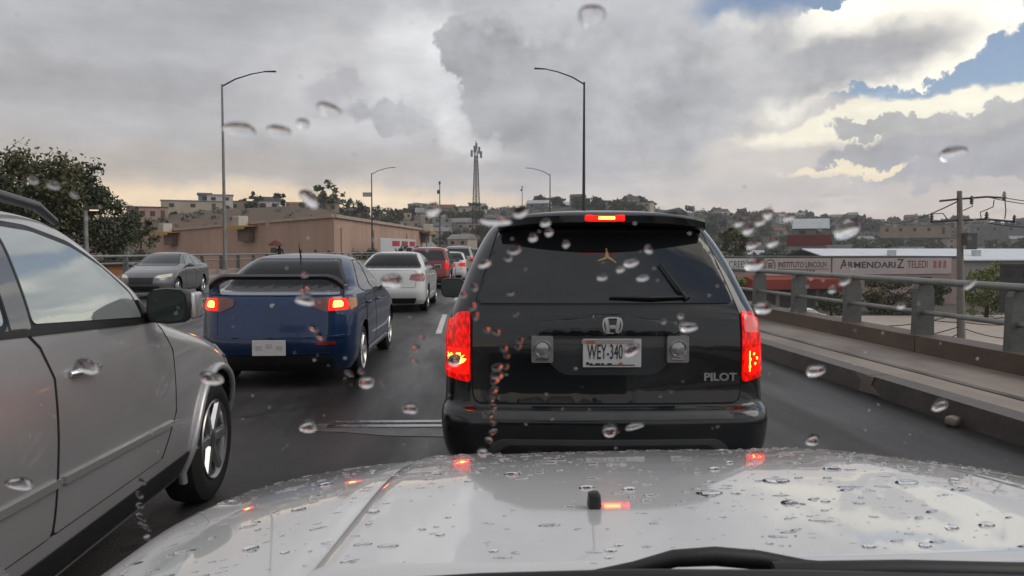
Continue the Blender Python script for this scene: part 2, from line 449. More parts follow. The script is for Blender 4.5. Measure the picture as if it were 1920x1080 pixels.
# ------------------------------------------------------------------ car shell
class Body:
    """closed car shell: horizontal slices. keys: z, y rear, y front, half width, rear corner r, front corner r, rear bow, front bow"""
    def __init__(self, keys, taper_f=0.06, taper_r=0.03, L=4.7, sx=1.0):
        k = np.array(keys, float); self.z = k[:, 0]; self.k = k; self.L = L; self.tf, self.tr = taper_f, taper_r
    def p(self, z):
        zs = self.z; z = min(max(z, zs[0]), zs[-1])
        i = min(max(int(np.searchsorted(zs, z)) - 1, 0), len(zs) - 2)
        h = zs[i + 1] - zs[i]; t = (z - zs[i]) / h
        out = []
        for c_ in range(1, self.k.shape[1]):
            y = self.k[:, c_]
            d = (y[i + 1] - y[i]) / h
            def slope(j):
                if j <= 0 : return (y[1] - y[0]) / (zs[1] - zs[0])
                if j >= len(zs) - 1: return (y[-1] - y[-2]) / (zs[-1] - zs[-2])
                d0 = (y[j] - y[j - 1]) / (zs[j] - zs[j - 1]); d1 = (y[j + 1] - y[j]) / (zs[j + 1] - zs[j])
                return 0.0 if d0 * d1 <= 0 else 2 * d0 * d1 / (d0 + d1)
            m0, m1 = slope(i), slope(i + 1)
            out.append((2*t**3 - 3*t*t + 1) * y[i] + (t**3 - 2*t*t + t) * h * m0 + (-2*t**3 + 3*t*t) * y[i + 1] + (t**3 - t*t) * h * m1)
        return out
    def tp(self, y):
        u = y / self.L
        s = 1.0
        if u > 0.62: s -= self.tf * ((u - 0.62) / 0.38) ** 2
        if u < 0.35: s -= self.tr * ((0.35 - u) / 0.35) ** 2
        return s
    @staticmethod
    def end(x, w, r, bow):
        x = min(abs(x), w)
        t = max(0.0, (x - (w - r)) / r) if r > 1e-6 else 0.0
        return bow * (x / w) ** 2 + r * (1 - math.sqrt(max(0.0, 1 - min(t, 1.0) ** 2)))
    def rear_y(self, x, z):
        yr, yf, w, rr, rf, br, bf = self.p(z); y = yr
        for _ in range(4): y = yr + self.end(x / self.tp(y), w, rr, br)
        return y
    def front_y(self, x, z):
        yr, yf, w, rr, rf, br, bf = self.p(z); y = yf
        for _ in range(4): y = yf - self.end(x / self.tp(y), w, rf, bf)
        return y
    def side_x(self, y, z):
        yr, yf, w, rr, rf, br, bf = self.p(z)
        x = w
        if y < yr + br + rr or y > yf - bf - rf:
            lo, hi = 0.0, w
            for _ in range(24):
                md = (lo + hi) / 2
                inside = (yr + self.end(md, w, rr, br) < y) and (yf - self.end(md, w, rf, bf) > y)
                if inside: lo = md
                else: hi = md
            x = lo
        return x * self.tp(y)
    def mesh(self, name, m, parent, wells=(), well_r=0.4, well_w=0.28, well_mat=None):
        zs = [self.z[0]]
        def need(a, b):
            A, B = self.p(a), self.p(b)
            return max(abs(A[0]-B[0]), abs(A[1]-B[1]), abs(A[2]-B[2]) * 1.5, (b - a)) > 0.03
        def rec(a, b, d):
            if d < 8 and need(a, b):
                md = (a + b) / 2; rec(a, md, d + 1); rec(md, b, d + 1)
            else: zs.append(b)
        for i in range(len(self.z) - 1): rec(self.z[i], self.z[i + 1], 0)
        mb = MB(); nr, ns, nf = 16, 26, 16
        cnt = None
        for z in zs:
            yr, yf, w, rr, rf, br, bf = self.p(z)
            half = []
            for k in range(nr):
                th = (k / nr) * math.pi / 2
                x = w * (0.5 * math.sin(th) + 0.5 * (k / nr)) if k < nr * 0.5 else None
                if x is None:
                    t0 = 0.5; x0 = w * (0.5 * math.sin(math.pi / 4) + 0.25)
                    q = (k / nr - t0) / (1 - t0); x = x0 + (w - x0) * math.sin(q * math.pi / 2)
                half.append((x, yr + self.end(x, w, rr, br)))
            y0, y1 = yr + br + rr, yf - bf - rf
            if y1 < y0: y0 = y1 = (y0 + y1) / 2
            for k in range(ns + 1): half.append((w, y0 + (y1 - y0) * k / ns))
            for k in range(nf - 1, -1, -1):
                if k < nf * 0.5: x = w * (0.5 * math.sin((k / nf) * math.pi / 2) + 0.5 * (k / nf))
                else:
                    x0 = w * (0.5 * math.sin(math.pi / 4) + 0.25); q = (k / nf - 0.5) / 0.5; x = x0 + (w - x0) * math.sin(q * math.pi / 2)
                half.append((x, yf - self.end(x, w, rf, bf)))
            loop = [(x * self.tp(y), y) for x, y in half] + [(-x * self.tp(y), y) for x, y in half[-2:0:-1]]
            cnt = len(loop); mb.v += [(x, y, z) for x, y in loop]
        n = len(zs)
        for i in range(n - 1):
            for k in range(cnt):
                k2 = (k + 1) % cnt
                mb.f.append((i * cnt + k, i * cnt + k2, (i + 1) * cnt + k2, (i + 1) * cnt + k))
        mb.f.append(tuple(reversed(range(cnt)))); mb.f.append(tuple((n - 1) * cnt + k for k in range(cnt)))
        o = mb.build(name, m, parent, smooth=52)
        if well_mat: o.data.materials.append(well_mat)
        if wells:
            cut = MB()
            for (y, z) in wells:
                w = self.side_x(y, 0.6)
                for s in (-1, 1):
                    cut.lathe([(s * (w - well_w), 1e-4), (s * (w - well_w), well_r), (s * (w + 0.3), well_r), (s * (w + 0.3), 1e-4)], 'X', 40, (0, y, z))
            co = cut.build('cutter', well_mat or m)
            bpy.context.view_layer.update()
            co.parent = parent
            md = o.modifiers.new('b', 'BOOLEAN'); md.object = co; md.operation = 'DIFFERENCE'; md.solver = 'EXACT'
            md.material_mode = 'TRANSFER'
            dg = bpy.context.evaluated_depsgraph_get()
            me = bpy.data.meshes.new_from_object(o.evaluated_get(dg))
            o.modifiers.clear(); o.data = me
            bpy.data.objects.remove(co)
            me.polygons.foreach_set('use_smooth', [True] * len(me.polygons)); me.set_sharp_from_angle(angle=R(52))
        return o
    def patch(self, name, poly, axis, m, parent, off=0.004, back=0.012, maxlen=0.07, rnd_=0.0, label=None, bulge=0.0, smooth=50):
        """panel that lies on the shell. axis rear/front: poly in (x,z); right/left: poly in (y,z)"""
        if rnd_: poly = round_poly(poly, rnd_)
        v, f, bd = tri_poly(poly, maxlen)
        bl = set(i for e in bd for i in e)
        def on(p, o_):
            if axis == 'rear': return (p[0], self.rear_y(p[0], p[1]) - o_, p[1])
            if axis == 'front': return (p[0], self.front_y(p[0], p[1]) + o_, p[1])
            s = 1 if axis == 'right' else -1
            return (s * (self.side_x(p[0], p[1]) + o_), p[0], p[1])
        n = len(v)
        mb = MB()
        mb.v = [on(p, off + (bulge if i not in bl else 0)) for i, p in enumerate(v)] + [on(p, -back) for p in v]
        mb.f = list(f) + [tuple(n + i for i in reversed(t)) for t in f] + [(a, b, n + b, n + a) for a, b in bd]
        return mb.build(name, m, parent, smooth=smooth, label=label)

def ring(poly, grow):
    """outline grown outward from its centre by about grow metres"""
    c_ = Vector((sum(p[0] for p in poly) / len(poly), sum(p[1] for p in poly) / len(poly)))
    N = len(poly); out = []
    area = sum(poly[i][0] * poly[(i + 1) % N][1] - poly[(i + 1) % N][0] * poly[i][1] for i in range(N))
    s = 1 if area > 0 else -1
    for i in range(N):
        p, a, b = Vector(poly[i]), Vector(poly[i - 1]), Vector(poly[(i + 1) % N])
        d1, d2 = (p - a), (b - p)
        if d1.length < 1e-7: d1 = d2
        if d2.length < 1e-7: d2 = d1
        n1 = Vector((d1.y, -d1.x)).normalized() * s; n2 = Vector((d2.y, -d2.x)).normalized() * s
        nn = (n1 + n2); nn = nn / max(0.6, nn.length ** 2 / 2) if nn.length > 1e-6 else n1
        out.append(tuple(p + nn * grow))
    return out

def strip2d(pts, w):
    """a thin outline around a 2d line"""
    pts = [Vector(p) for p in pts]; L_, R_ = [], []
    for i, p in enumerate(pts):
        d = (pts[min(i + 1, len(pts) - 1)] - pts[max(i - 1, 0)]).normalized(); n = Vector((-d.y, d.x)) * w / 2
        L_.append(tuple(p + n)); R_.append(tuple(p - n))
    return R_ + L_[::-1]

def wheel_parts(parent, r=0.36, w=0.22, style=6, rim_r=0.24, rimmat=None, proto={}):
    """a wheel at the origin, outer face towards +X"""
    root = bpy.data.objects.new('wheel', None); root.empty_display_size = 0.1; link(root, parent)
    key = (r, w, style, rim_r, rimmat.name)
    if key not in proto:
        t = MB()
        hw = w / 2
        t.lathe([(-hw + .02, rim_r * .97), (-hw, rim_r + .03), (-hw + .004, r - .05), (-hw + .03, r - .008), (-hw * .4, r), (hw * .4, r), (hw - .03, r - .008), (hw - .004, r - .05), (hw, rim_r + .03), (hw - .02, rim_r * .97)], 'X', 40)
        ty = t.build('tyre', mat('tyre_rubber', (0.012, 0.012, 0.012), 0.75, bump=0.15, bscale=60), None, smooth=40)
        q = MB()
        q.lathe([(hw - .012, rim_r * .99), (hw - .004, rim_r * .97), (hw - .02, rim_r * .90), (hw - .07, rim_r * .86), (-hw + .03, rim_r * .84)], 'X', 40)
        for k in range(style):
            a = 2 * math.pi * k / style
            ca, sa = math.cos(a), math.sin(a)
            def P(rad, tan, x): return (x, rad * ca - tan * sa, rad * sa + tan * ca)
            wi, wo_ = .032, .042
            vs_ = [P(.03, -wi, hw - .05), P(.03, wi, hw - .05), P(rim_r * .93, wo_, hw - .03), P(rim_r * .93, -wo_, hw - .03),
                   P(.03, -wi * .6, hw - .022), P(.03, wi * .6, hw - .022), P(rim_r * .93, wo_ * .6, hw - .012), P(rim_r * .93, -wo_ * .6, hw - .012)]
            q.add(vs_, [(0, 3, 2, 1), (4, 5, 6, 7), (0, 1, 5, 4), (1, 2, 6, 5), (2, 3, 7, 6), (3, 0, 4, 7)])
        q.lathe([(hw - .05, .065), (hw - .018, .06), (hw - .008, .035), (hw - .006, 1e-4)], 'X', 20)
        ri = q.build('rim', rimmat, None, smooth=35)
        d = MB(); d.lathe([(-.02, rim_r * .82), (.0, rim_r * .7), (.0, .0001)], 'X', 32)
        di = d.build('brake_disc', mat('brake_dark', (0.03, 0.03, 0.032), 0.5, 0.6), None)
        proto[key] = [x.data for x in (ty, ri, di)]
        for x in (ty, ri, di): bpy.data.objects.remove(x)
    for nm, me in zip(('tyre', 'rim', 'brake_disc'), proto[key]):
        link(bpy.data.objects.new(nm, me), root)
    return root

def put_wheels(root, B, ys, r, w, style, rim_r, rimmat, inset=0.02):
    for y in ys:
        for s in (1, -1):
            wh = wheel_parts(root, r, w, style, rim_r, rimmat)
            wh.location = (s * (B.side_x(y, 0.62) - w / 2 - inset), y, r)
            if s < 0: wh.rotation_euler = (0, 0, math.pi)
# ------------------------------------------------------------------ palette
ASPH = mat('asphalt', (0.044, 0.041, 0.040), 0.55, var=0.30, vscale=0.9, bump=0.35, bscale=70, spec=0.45)
def worn_asphalt(m):
    nt = m.node_tree; b = nt.nodes['Principled BSDF']; old = b.inputs['Base Color'].links[0].from_socket
    t = nt.nodes.new('ShaderNodeTexCoord'); mp = nt.nodes.new('ShaderNodeMapping'); mp.inputs['Scale'].default_value = (1.0, .16, 1.0); nt.links.new(t.outputs['Object'], mp.inputs[0])
    n = nt.nodes.new('ShaderNodeTexNoise'); n.inputs['Scale'].default_value = 1.1; n.inputs['Detail'].default_value = 6; nt.links.new(mp.outputs[0], n.inputs['Vector'])
    # wet patches and tyre tracks: smoother and darker
    r = nt.nodes.new('ShaderNodeMapRange'); r.inputs[1].default_value = .42; r.inputs[2].default_value = .60; r.inputs[3].default_value = .30; r.inputs[4].default_value = .66; nt.links.new(n.outputs['Fac'], r.inputs[0]); nt.links.new(r.outputs[0], b.inputs['Roughness'])
    r2 = nt.nodes.new('ShaderNodeMapRange'); r2.inputs[1].default_value = .36; r2.inputs[2].default_value = .62; r2.inputs[3].default_value = .50; r2.inputs[4].default_value = 1.15; nt.links.new(n.outputs['Fac'], r2.inputs[0])
    # thin wandering cracks
    v = nt.nodes.new('ShaderNodeTexVoronoi'); v.feature = 'DISTANCE_TO_EDGE'; v.inputs['Scale'].default_value = .35
    n3 = nt.nodes.new('ShaderNodeTexNoise'); n3.inputs['Scale'].default_value = 2.0; nt.links.new(t.outputs['Object'], n3.inputs['Vector'])
    ad = nt.nodes.new('ShaderNodeVectorMath'); nt.links.new(t.outputs['Object'], ad.inputs[0]); nt.links.new(n3.outputs['Color'], ad.inputs[1]); nt.links.new(ad.outputs[0], v.inputs['Vector'])
    cr = nt.nodes.new('ShaderNodeMapRange'); cr.inputs[1].default_value = .0; cr.inputs[2].default_value = .012; cr.inputs[3].default_value = .45; nt.links.new(v.outputs['Distance'], cr.inputs[0])
    ml = nt.nodes.new('ShaderNodeMath'); ml.operation = 'MULTIPLY'; nt.links.new(r2.outputs[0], ml.inputs[0]); nt.links.new(cr.outputs[0], ml.inputs[1])
    s = nt.nodes.new('ShaderNodeVectorMath'); s.operation = 'SCALE'; nt.links.new(old, s.inputs[0]); nt.links.new(ml.outputs[0], s.inputs['Scale']); nt.links.new(s.outputs[0], b.inputs['Base Color'])
worn_asphalt(ASPH)
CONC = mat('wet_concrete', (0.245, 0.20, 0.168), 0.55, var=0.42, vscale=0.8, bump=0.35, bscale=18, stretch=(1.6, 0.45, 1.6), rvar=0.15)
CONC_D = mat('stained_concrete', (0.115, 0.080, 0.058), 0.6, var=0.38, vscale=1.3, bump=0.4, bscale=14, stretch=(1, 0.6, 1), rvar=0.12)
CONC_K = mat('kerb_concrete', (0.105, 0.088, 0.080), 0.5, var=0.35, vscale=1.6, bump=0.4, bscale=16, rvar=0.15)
PAINTW = mat('road_paint', (0.55, 0.54, 0.50), 0.5, var=0.35, vscale=5, rvar=0.1)
GALV = mat('galvanised_steel', (0.29, 0.31, 0.30), 0.42, 0.3, col2=(0.17, 0.165, 0.15), vscale=3.5, rvar=0.12)
POSTG = mat('grey_painted_concrete', (0.16, 0.17, 0.165), 0.6, col2=(0.085, 0.085, 0.078), vscale=2.6, bump=0.2, bscale=25)
DARKST = mat('dark_steel', (0.05, 0.05, 0.052), 0.45, 0.5)
CABLE = mat('cable_black', (0.012, 0.012, 0.012), 0.6)
EARTH = mat('brown_earth', (0.15, 0.10, 0.075), 0.9, col2=(0.062, 0.058, 0.036), vscale=0.03, bump=0.5, bscale=0.6)
def two_earths(m):
    """the cut slope at the left is bare brown earth, the hills to the right are overgrown"""
    nt = m.node_tree; b = nt.nodes['Principled BSDF']; old = b.inputs['Base Color'].links[0].from_socket
    t = nt.nodes.new('ShaderNodeTexCoord'); s = nt.nodes.new('ShaderNodeSeparateXYZ'); nt.links.new(t.outputs['Object'], s.inputs[0])
    r = nt.nodes.new('ShaderNodeMapRange'); r.interpolation_type = 'SMOOTHSTEP'; nt.links.new(s.outputs[0], r.inputs[0])
    r.inputs[1].default_value = -45; r.inputs[2].default_value = -5
    n = nt.nodes.new('ShaderNodeTexNoise'); n.inputs['Scale'].default_value = .05; n.inputs['Detail'].default_value = 8; nt.links.new(t.outputs['Object'], n.inputs['Vector'])
    rp = nt.nodes.new('ShaderNodeMapRange'); rp.inputs[1].default_value = .35; rp.inputs[2].default_value = .68; nt.links.new(n.outputs['Fac'], rp.inputs[0])
    g = nt.nodes.new('ShaderNodeMix'); g.data_type = 'RGBA'; g.inputs[6].default_value = (.036, .042, .022, 1); g.inputs[7].default_value = (.085, .072, .052, 1); nt.links.new(rp.outputs[0], g.inputs[0])
    x = nt.nodes.new('ShaderNodeMix'); x.data_type = 'RGBA'; nt.links.new(r.outputs[0], x.inputs[0]); nt.links.new(old, x.inputs[6]); nt.links.new(g.outputs[2], x.inputs[7])
    nt.links.new(x.outputs[2], b.inputs['Base Color'])
two_earths(EARTH)
LOT = mat('beige_concrete', (0.40, 0.335, 0.29), 0.7, var=0.12, vscale=0.25, bump=0.1, bscale=8)

def off(Y):
    return 0.00065 * max(0.0, Y - 10.0) ** 2

# ------------------------------------------------------------------ terrain
RID = [(-900, 170, 320, 440), (-300, 170, 320, 428), (0, 170, 300, 420), (230, 168, 240, 410), (320, 168, 235, 400), (420, 168, 235, 390),
       (560, 172, 240, 387), (630, 180, 260, 394), (690, 200, 330, 408), (750, 250, 420, 408), (800, 260, 450, 401), (900, 260, 460, 398),
       (1000, 260, 480, 391), (1100, 260, 480, 387), (1200, 260, 480, 391), (1300, 300, 600, 402), (1450, 330, 750, 408), (1600, 340, 800, 416),
       (1750, 340, 800, 419), (1920, 340, 800, 424), (2600, 340, 800, 432), (4500, 300, 700, 440)]
_rx = np.array([r[0] for r in RID], float)
_ra = np.arctan((_rx - 960) / FPX) + YAW
BASE = -6.0
def sst(a, b, x):
    t = min(1.0, max(0.0, (x - a) / (b - a))); return t * t * (3 - 2 * t)
def hnoise(x, y):
    return (math.sin(x * .021 + 1.3) * math.cos(y * .017) + .5 * math.sin(x * .053 + y * .041) + .3 * math.sin(x * .11 - y * .09 + 2))
def ground_z(x, y):
    a = math.atan2(x, y); D = math.hypot(x, y)
    if abs(a) > R(72): return BASE
    d0 = float(np.interp(a, _ra, [r[1] for r in RID])); d1 = float(np.interp(a, _ra, [r[2] for r in RID])); yt = float(np.interp(a, _ra, [r[3] for r in RID]))
    ca = math.cos(a - YAW)
    top = CAM_H + (470 - yt) / FPX * d1 * ca
    b = BASE
    cor = sst(R(-9.5), R(-6), a) * (1 - sst(R(6.5), R(9), a))
    b = BASE + cor * sst(150, 235, D) * (5.7)
    s = sst(d0, d1, D)
    fade = 1 - sst(R(58), R(72), abs(a))
    z = b + (top - b) * (0.6 * s + 0.4 * s * s) * fade
    z += hnoise(x, y) * 1.6 * min(1, s * 2) * (1 - 0.5 * sst(d1 * .8, d1, D)) * fade
    return z

mb = MB()
azs = [R(-72 + 0.6 * i) for i in range(241)] + [R(72 + 8 * i) for i in range(1, 27)]
ds = [0.5, 8, 20, 40, 60, 80, 100, 120, 135, 150, 160, 168] + [168 + 9 * i for i in range(1, 40)] + [540, 570, 600, 650, 700, 750, 800, 860, 900, 950]
for a in azs:
    for d in ds:
        x, y = d * math.sin(a), d * math.cos(a)
        mb.v.append((x, y, ground_z(x, y)))
nd, na = len(ds), len(azs)
for i in range(na):
    i2 = (i + 1) % na
    for k in range(nd - 1):
        mb.f.append((i * nd + k, i2 * nd + k, i2 * nd + k + 1, i * nd + k + 1))
g = mb.build('ground', EARTH, smooth=60); tag(g, 'brown and green earth of the valley and the hills behind', kind='structure')
lot = MB()
p = [at(1395, 594, z=BASE), at(1990, 590, z=BASE), at(2300, 760, z=BASE), at(1500, 760, z=BASE)]
lot.add([(q.x, q.y, BASE + .03) for q in p], [(0, 1, 2, 3)])
tag(lot.build('paved_yard', LOT), 'pale beige paved yard below the bridge railing', kind='structure')

# ------------------------------------------------------------------ bridge deck, road, kerb, sidewalk
YS = [-25 + 5 * i for i in range(58)]
def strip(name, xa, xb, z, m, kind='structure', label=None, thick=0.0, y0=None, y1=None, ys=None):
    q = MB(); yy = ys or [y for y in YS if (y0 is None or y >= y0) and (y1 is None or y <= y1)]
    for y in yy:
        q.v += [(xa + off(y), y, z), (xb + off(y), y, z)]
        if thick: q.v += [(xa + off(y), y, z - thick), (xb + off(y), y, z - thick)]
    s = 4 if thick else 2
    n = len(yy)
    for i in range(n - 1):
        a, b = i * s, (i + 1) * s
        q.f.append((a, a + 1, b + 1, b))
        if thick: q.f += [(a + 2, b + 2, b + 3, a + 3), (a, b, b + 2, a + 2), (a + 1, a + 3, b + 3, b + 1)]
    if thick:
        q.f += [(0, 2, 3, 1), ((n-1)*s, (n-1)*s+1, (n-1)*s+3, (n-1)*s+2)]
    return tag(q.build(name, m), label, kind=kind)
strip('bridge_deck', -15.2, 6.9, -0.03, CONC_D, thick=1.1, label='concrete deck of the bridge')
strip('road', -12.6, 4.44, 0.0, ASPH, label='dark damp asphalt road across the bridge')

KX, PX, LX = 4.42, 6.02, -14.3
def seg_ys(a, b, n=4): return [a + (b - a) * i / n for i in range(n + 1)]
# right kerb in cast segments with open joints, one joint stained with mortar
joints = [-24.0, -14.0, -4.0, 3.0, 7.85, 13.2, 19, 25, 32, 40, 50, 62, 76, 92, 110, 130, 155, 180, 210, 240]
for a, b in zip(joints[:-1], joints[1:]):
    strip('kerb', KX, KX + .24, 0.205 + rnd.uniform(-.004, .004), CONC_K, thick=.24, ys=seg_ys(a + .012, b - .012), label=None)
    strip('sidewalk', KX + .243, PX, 0.2 + rnd.uniform(-.003, .003), CONC, thick=.22, ys=seg_ys(a + .006, b - .006))
for o in COL.objects:
    if o.name.startswith('kerb'): o['label'] = 'stained concrete kerb along the right of the road'
    if o.name.startswith('sidewalk'): o['label'] = 'damp concrete sidewalk between kerb and railing'
strip('drain_strip', KX + .60, KX + .70, .2085, mat('wet_dark_concrete', (.10, .078, .066), .4, var=.4, vscale=2.2, stretch=(1, .3, 1)), label='dark wet strip along the sidewalk', y0=-20, y1=60)
# mortar patch in the kerb joint
q = MB()
pts = [(KX - .004, 7.62, .02), (KX - .004, 8.02, .0), (KX - .004, 7.98, .12), (KX - .004, 8.1, .19), (KX - .004, 7.72, .2), (KX - .004, 7.78, .1)]
q.prism([(y, z) for _, y, z in pts], 'X', KX - .012, KX + .01)
tag(q.build('mortar_patch', CONC), 'pale mortar smeared over the kerb joint', 'mortar patch')
q = MB(); q.box((KX - .08, at(1790, 788, z=.05).y, .045), (.12, .10, .09), .5)
tag(q.build('stone', CONC, bevel=.03, smooth=60), 'small pale stone lying against the kerb', 'stone')
# left verge strip and footway
strip('sidewalk', -14.3, -12.4, 0.2, CONC, thick=.22, label='concrete footway on the far left side of the bridge')
# lane paint
def dash(Y0, Y1, x0, w=.11):
    q = MB(); n = 3
    for i in range(n + 1):
        y = Y0 + (Y1 - Y0) * i / n
        q.v += [(x0(y) - w / 2, y, .004), (x0(y) + w / 2, y, .004)]
    for i in range(n): q.f.append((2*i, 2*i+1, 2*i+3, 2*i+2))
    return tag(q.build('lane_marking', PAINTW), 'worn white dash between the two lanes', kind='structure')
pA, pB = at(822, 626, z=0), at(834, 590, z=0)
lx = lambda y: pA.x + (pB.x - pA.x) * (y - pA.y) / (pB.y - pA.y)
dash(pA.y, pB.y, lx)
for k in range(1, 7): dash(pA.y + 9.5 * k, pA.y + 9.5 * k + 4, lambda y: lx(pA.y) + (y - pA.y) * .028 + off(y) * .6)
for k in range(0, 9): dash(3 + 9.5 * k, 7 + 9.5 * k, lambda y: -8.1 + off(y))
# steel expansion joint across the deck
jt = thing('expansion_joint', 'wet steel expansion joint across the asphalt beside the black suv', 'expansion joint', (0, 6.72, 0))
STEELW = mat('wet_steel', (0.42, 0.42, 0.42), 0.22, 0.9, var=0.35, vscale=5, rvar=0.18, bump=0.2, bscale=20)
RUB = mat('joint_rubber', (0.02, 0.02, 0.02), 0.5)
for dy_ in (-.085, .085):
    q = MB(); q.box((.15, dy_ * 1.0, .006), (2.5, .085, .012), R(-3.0)); q.build('joint_plate', STEELW, jt)
q = MB(); q.box((.15, 0, .003), (2.5, .07, .006), R(-3.0)); q.build('joint_seal', RUB, jt)
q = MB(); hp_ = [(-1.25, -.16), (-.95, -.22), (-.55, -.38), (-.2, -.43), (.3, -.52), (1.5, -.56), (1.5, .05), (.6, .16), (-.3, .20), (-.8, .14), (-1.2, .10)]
q.prism(hp_, 'Z', .0005, .004); q.build('wet_sheen_patch', mat('painted_sheen', (.17, .16, .15), .42, col2=(.05, .048, .046), vscale=4.5, rvar=.15), jt)  # pale patch paints the broad wet reflection onto the asphalt

# ------------------------------------------------------------------ bridge railings
def railing(side, X, posts, label, zr, zl, pw=.24, y0=-6, y1=150, rr=.045):
    root = thing('bridge_railing', label, 'railing', (0, 0, 0))
    yy = [y0 + (y1 - y0) * i / 40 for i in range(41)] if y1 > 60 else [y0 + (y1 - y0) * i / 16 for i in range(17)]
    for nm, z, r_ in (('top_rail', zr, rr), ('lower_rail', zl, rr * .72)):
        q = MB(); q.tube([(X + off(y) - (.0 if nm == 'top_rail' else .0), y, z + .006 * math.sin(y * 1.7)) for y in yy], r_, 12)
        q.build(nm, GALV, root, smooth=60)
    base = .2
    pm = None
    for y in posts:
        q = MB()
        x = X + off(y)
        h = zr - rr * .6 - .42
        # broad tapered post, wider towards the plinth
        prof = [(-pw / 2 * 1.12, .40), (pw / 2 * 1.12, .40), (pw / 2, zr - .10), (pw / 2 - .03, zr - rr * .9), (-pw / 2 + .03, zr - rr * .9), (-pw / 2, zr - .10)]
        if pm is None:
            q.prism([(a, b) for a, b in prof], 'Y', -.055, .055)
            o = q.build('post', POSTG, root, bevel=.006); pm = o.data
        else: o = link(bpy.data.objects.new('post', pm), root)
        o.location = (x + .03, y, 0)
        sl = (off(y + 1) - off(y)); o.rotation_euler = (0, 0, -math.atan(sl))
    return root
posts_r = [at(px, 560, X=PX + .2).y for px in (1906, 1727, 1594, 1494)]
print('posts', posts_r)
sp_ = 1.83
posts_r = [posts_r[0] - 2 * sp_, posts_r[0] - sp_] + posts_r + [posts_r[-1] + sp_ * i for i in range(1, 14)]
zr = at(1900, 539, X=PX + .2).z; zl = at(1900, 608, X=PX + .2).z
print('rails', zr, zl)
railing('right', PX + .2, posts_r, 'grey steel pipe railing on broad posts along the right sidewalk', zr, zl, y0=-3, y1=60)
railing('left', LX - .1, [10 + 3.0 * i for i in range(36)], 'pale steel pipe railing across the far left edge of the bridge', 1.30, 1.0, y0=8, y1=120, rr=.055, pw=.2)
for a, b in zip([-10, -2, 4.6, 9.6, 14.8, 22, 30, 45, 60, 90, 130], [-2, 4.6, 9.6, 14.8, 22, 30, 45, 60, 90, 130, 180]):
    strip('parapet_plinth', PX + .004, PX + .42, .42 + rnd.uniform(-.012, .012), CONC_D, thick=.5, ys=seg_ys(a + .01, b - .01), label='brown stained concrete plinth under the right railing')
strip('parapet_plinth', LX - .35, LX - .004, .45, CONC, thick=.5, label='pale concrete plinth under the far left railing')

# ------------------------------------------------------------------ street lamps
def lamp(px, Y, base_z, top_py, label, dirx, arm_px):
    b = at(px, 480, Y=Y); root = thing('street_lamp', label, 'street lamp', (b.x, Y, base_z), 0, 'street lamps along the bridge')
    H = at(px, top_py, Y=Y).z - base_z; La = abs(arm_px) / FPX * Y
    q = MB(); q.tube([(0, 0, 0), (0, 0, H * .5), (0, 0, H)], [.11, .085, .055], 12); q.build('pole', GALV if Y < 60 and dirx > 0 else DARKST, root, smooth=60)
    q = MB(); q.box((0, 0, .02), (.36, .36, .04)); q.box((0, 0, .12), (.2, .2, .2)); q.build('base', GALV, root)
    q = MB(); q.tube([(0, 0, H - .12), (dirx * La * .25, 0, H + La * .10), (dirx * La * .55, 0, H + La * .20), (dirx * La * .8, 0, H + La * .25)], [.045, .04, .035, .03], 8); q.build('arm', DARKST, root, smooth=60)
    q = MB(); hl = .62
    q.add([(dirx * (La * .8 - .05), s * w, H + La * .25 + dz_) for s in (1, -1) for w, dz_ in ((.05, .03), (.05, -.03))] +
          [(dirx * (La * .8 + hl), s * w, H + La * .26 + dz_) for s in (1, -1) for w, dz_ in ((.10, .025), (.13, -.035))],
          [(0, 1, 3, 2), (4, 6, 7, 5), (0, 4, 5, 1), (2, 3, 7, 6), (0, 2, 6, 4), (1, 5, 7, 3)])
    q.build('lamp_head', DARKST, root, bevel=.012)
    return root
lamp(422, 45, .45, 158, 'tall grey street lamp on the left parapet behind the grey sedan', 1, 95)
lamp(1094, 44, .42, 154, 'tall dark street lamp rising behind the black suv roof', -1, 92)
l2 = lamp(698, 95, .45, 325, 'distant street lamp in front of the beige building with a small box on it', 1, 43)
q = MB(); q.box((-.55, -.15, 7.9), (1.0, .3, .5)); q.box((-.25, 0, 7.7), (.6, .06, .06)); q.build('equipment_box', mat('box_grey', (.35, .36, .36), .6), l2)
lamp(1031, 97, .42, 327, 'second distant street lamp left of the tall dark one', -1, 45)
lamp(800, 175, .42, 386, 'tiny far street lamp below the lattice mast', -1, 25)

# old lamp among the left trees
lt = at(162, 470, Y=38); root = thing('street_lamp', 'short grey lamp post lit warm in front of the left trees', 'street lamp', (lt.x, 38, BASE))
q = MB(); q.tube([(0, 0, 0), (0, 0, at(162, 392, Y=38).z - BASE)], [.14, .10], 10); q.build('pole', GALV, root, smooth=60)
hz_ = at(162, 390, Y=38).z - BASE
q = MB(); q.box((.3, 0, hz_), (.75, .24, .16), taper=.8); q.build('lamp_head', DARKST, root, bevel=.02)
q = MB(); q.box((.4, 0, hz_ - .10), (.34, .18, .06)); q.build('lamp_glass', mat('lamp_glow', (.9, .8, .6), .4, emit=(1, .72, .42), estr=.9), root)

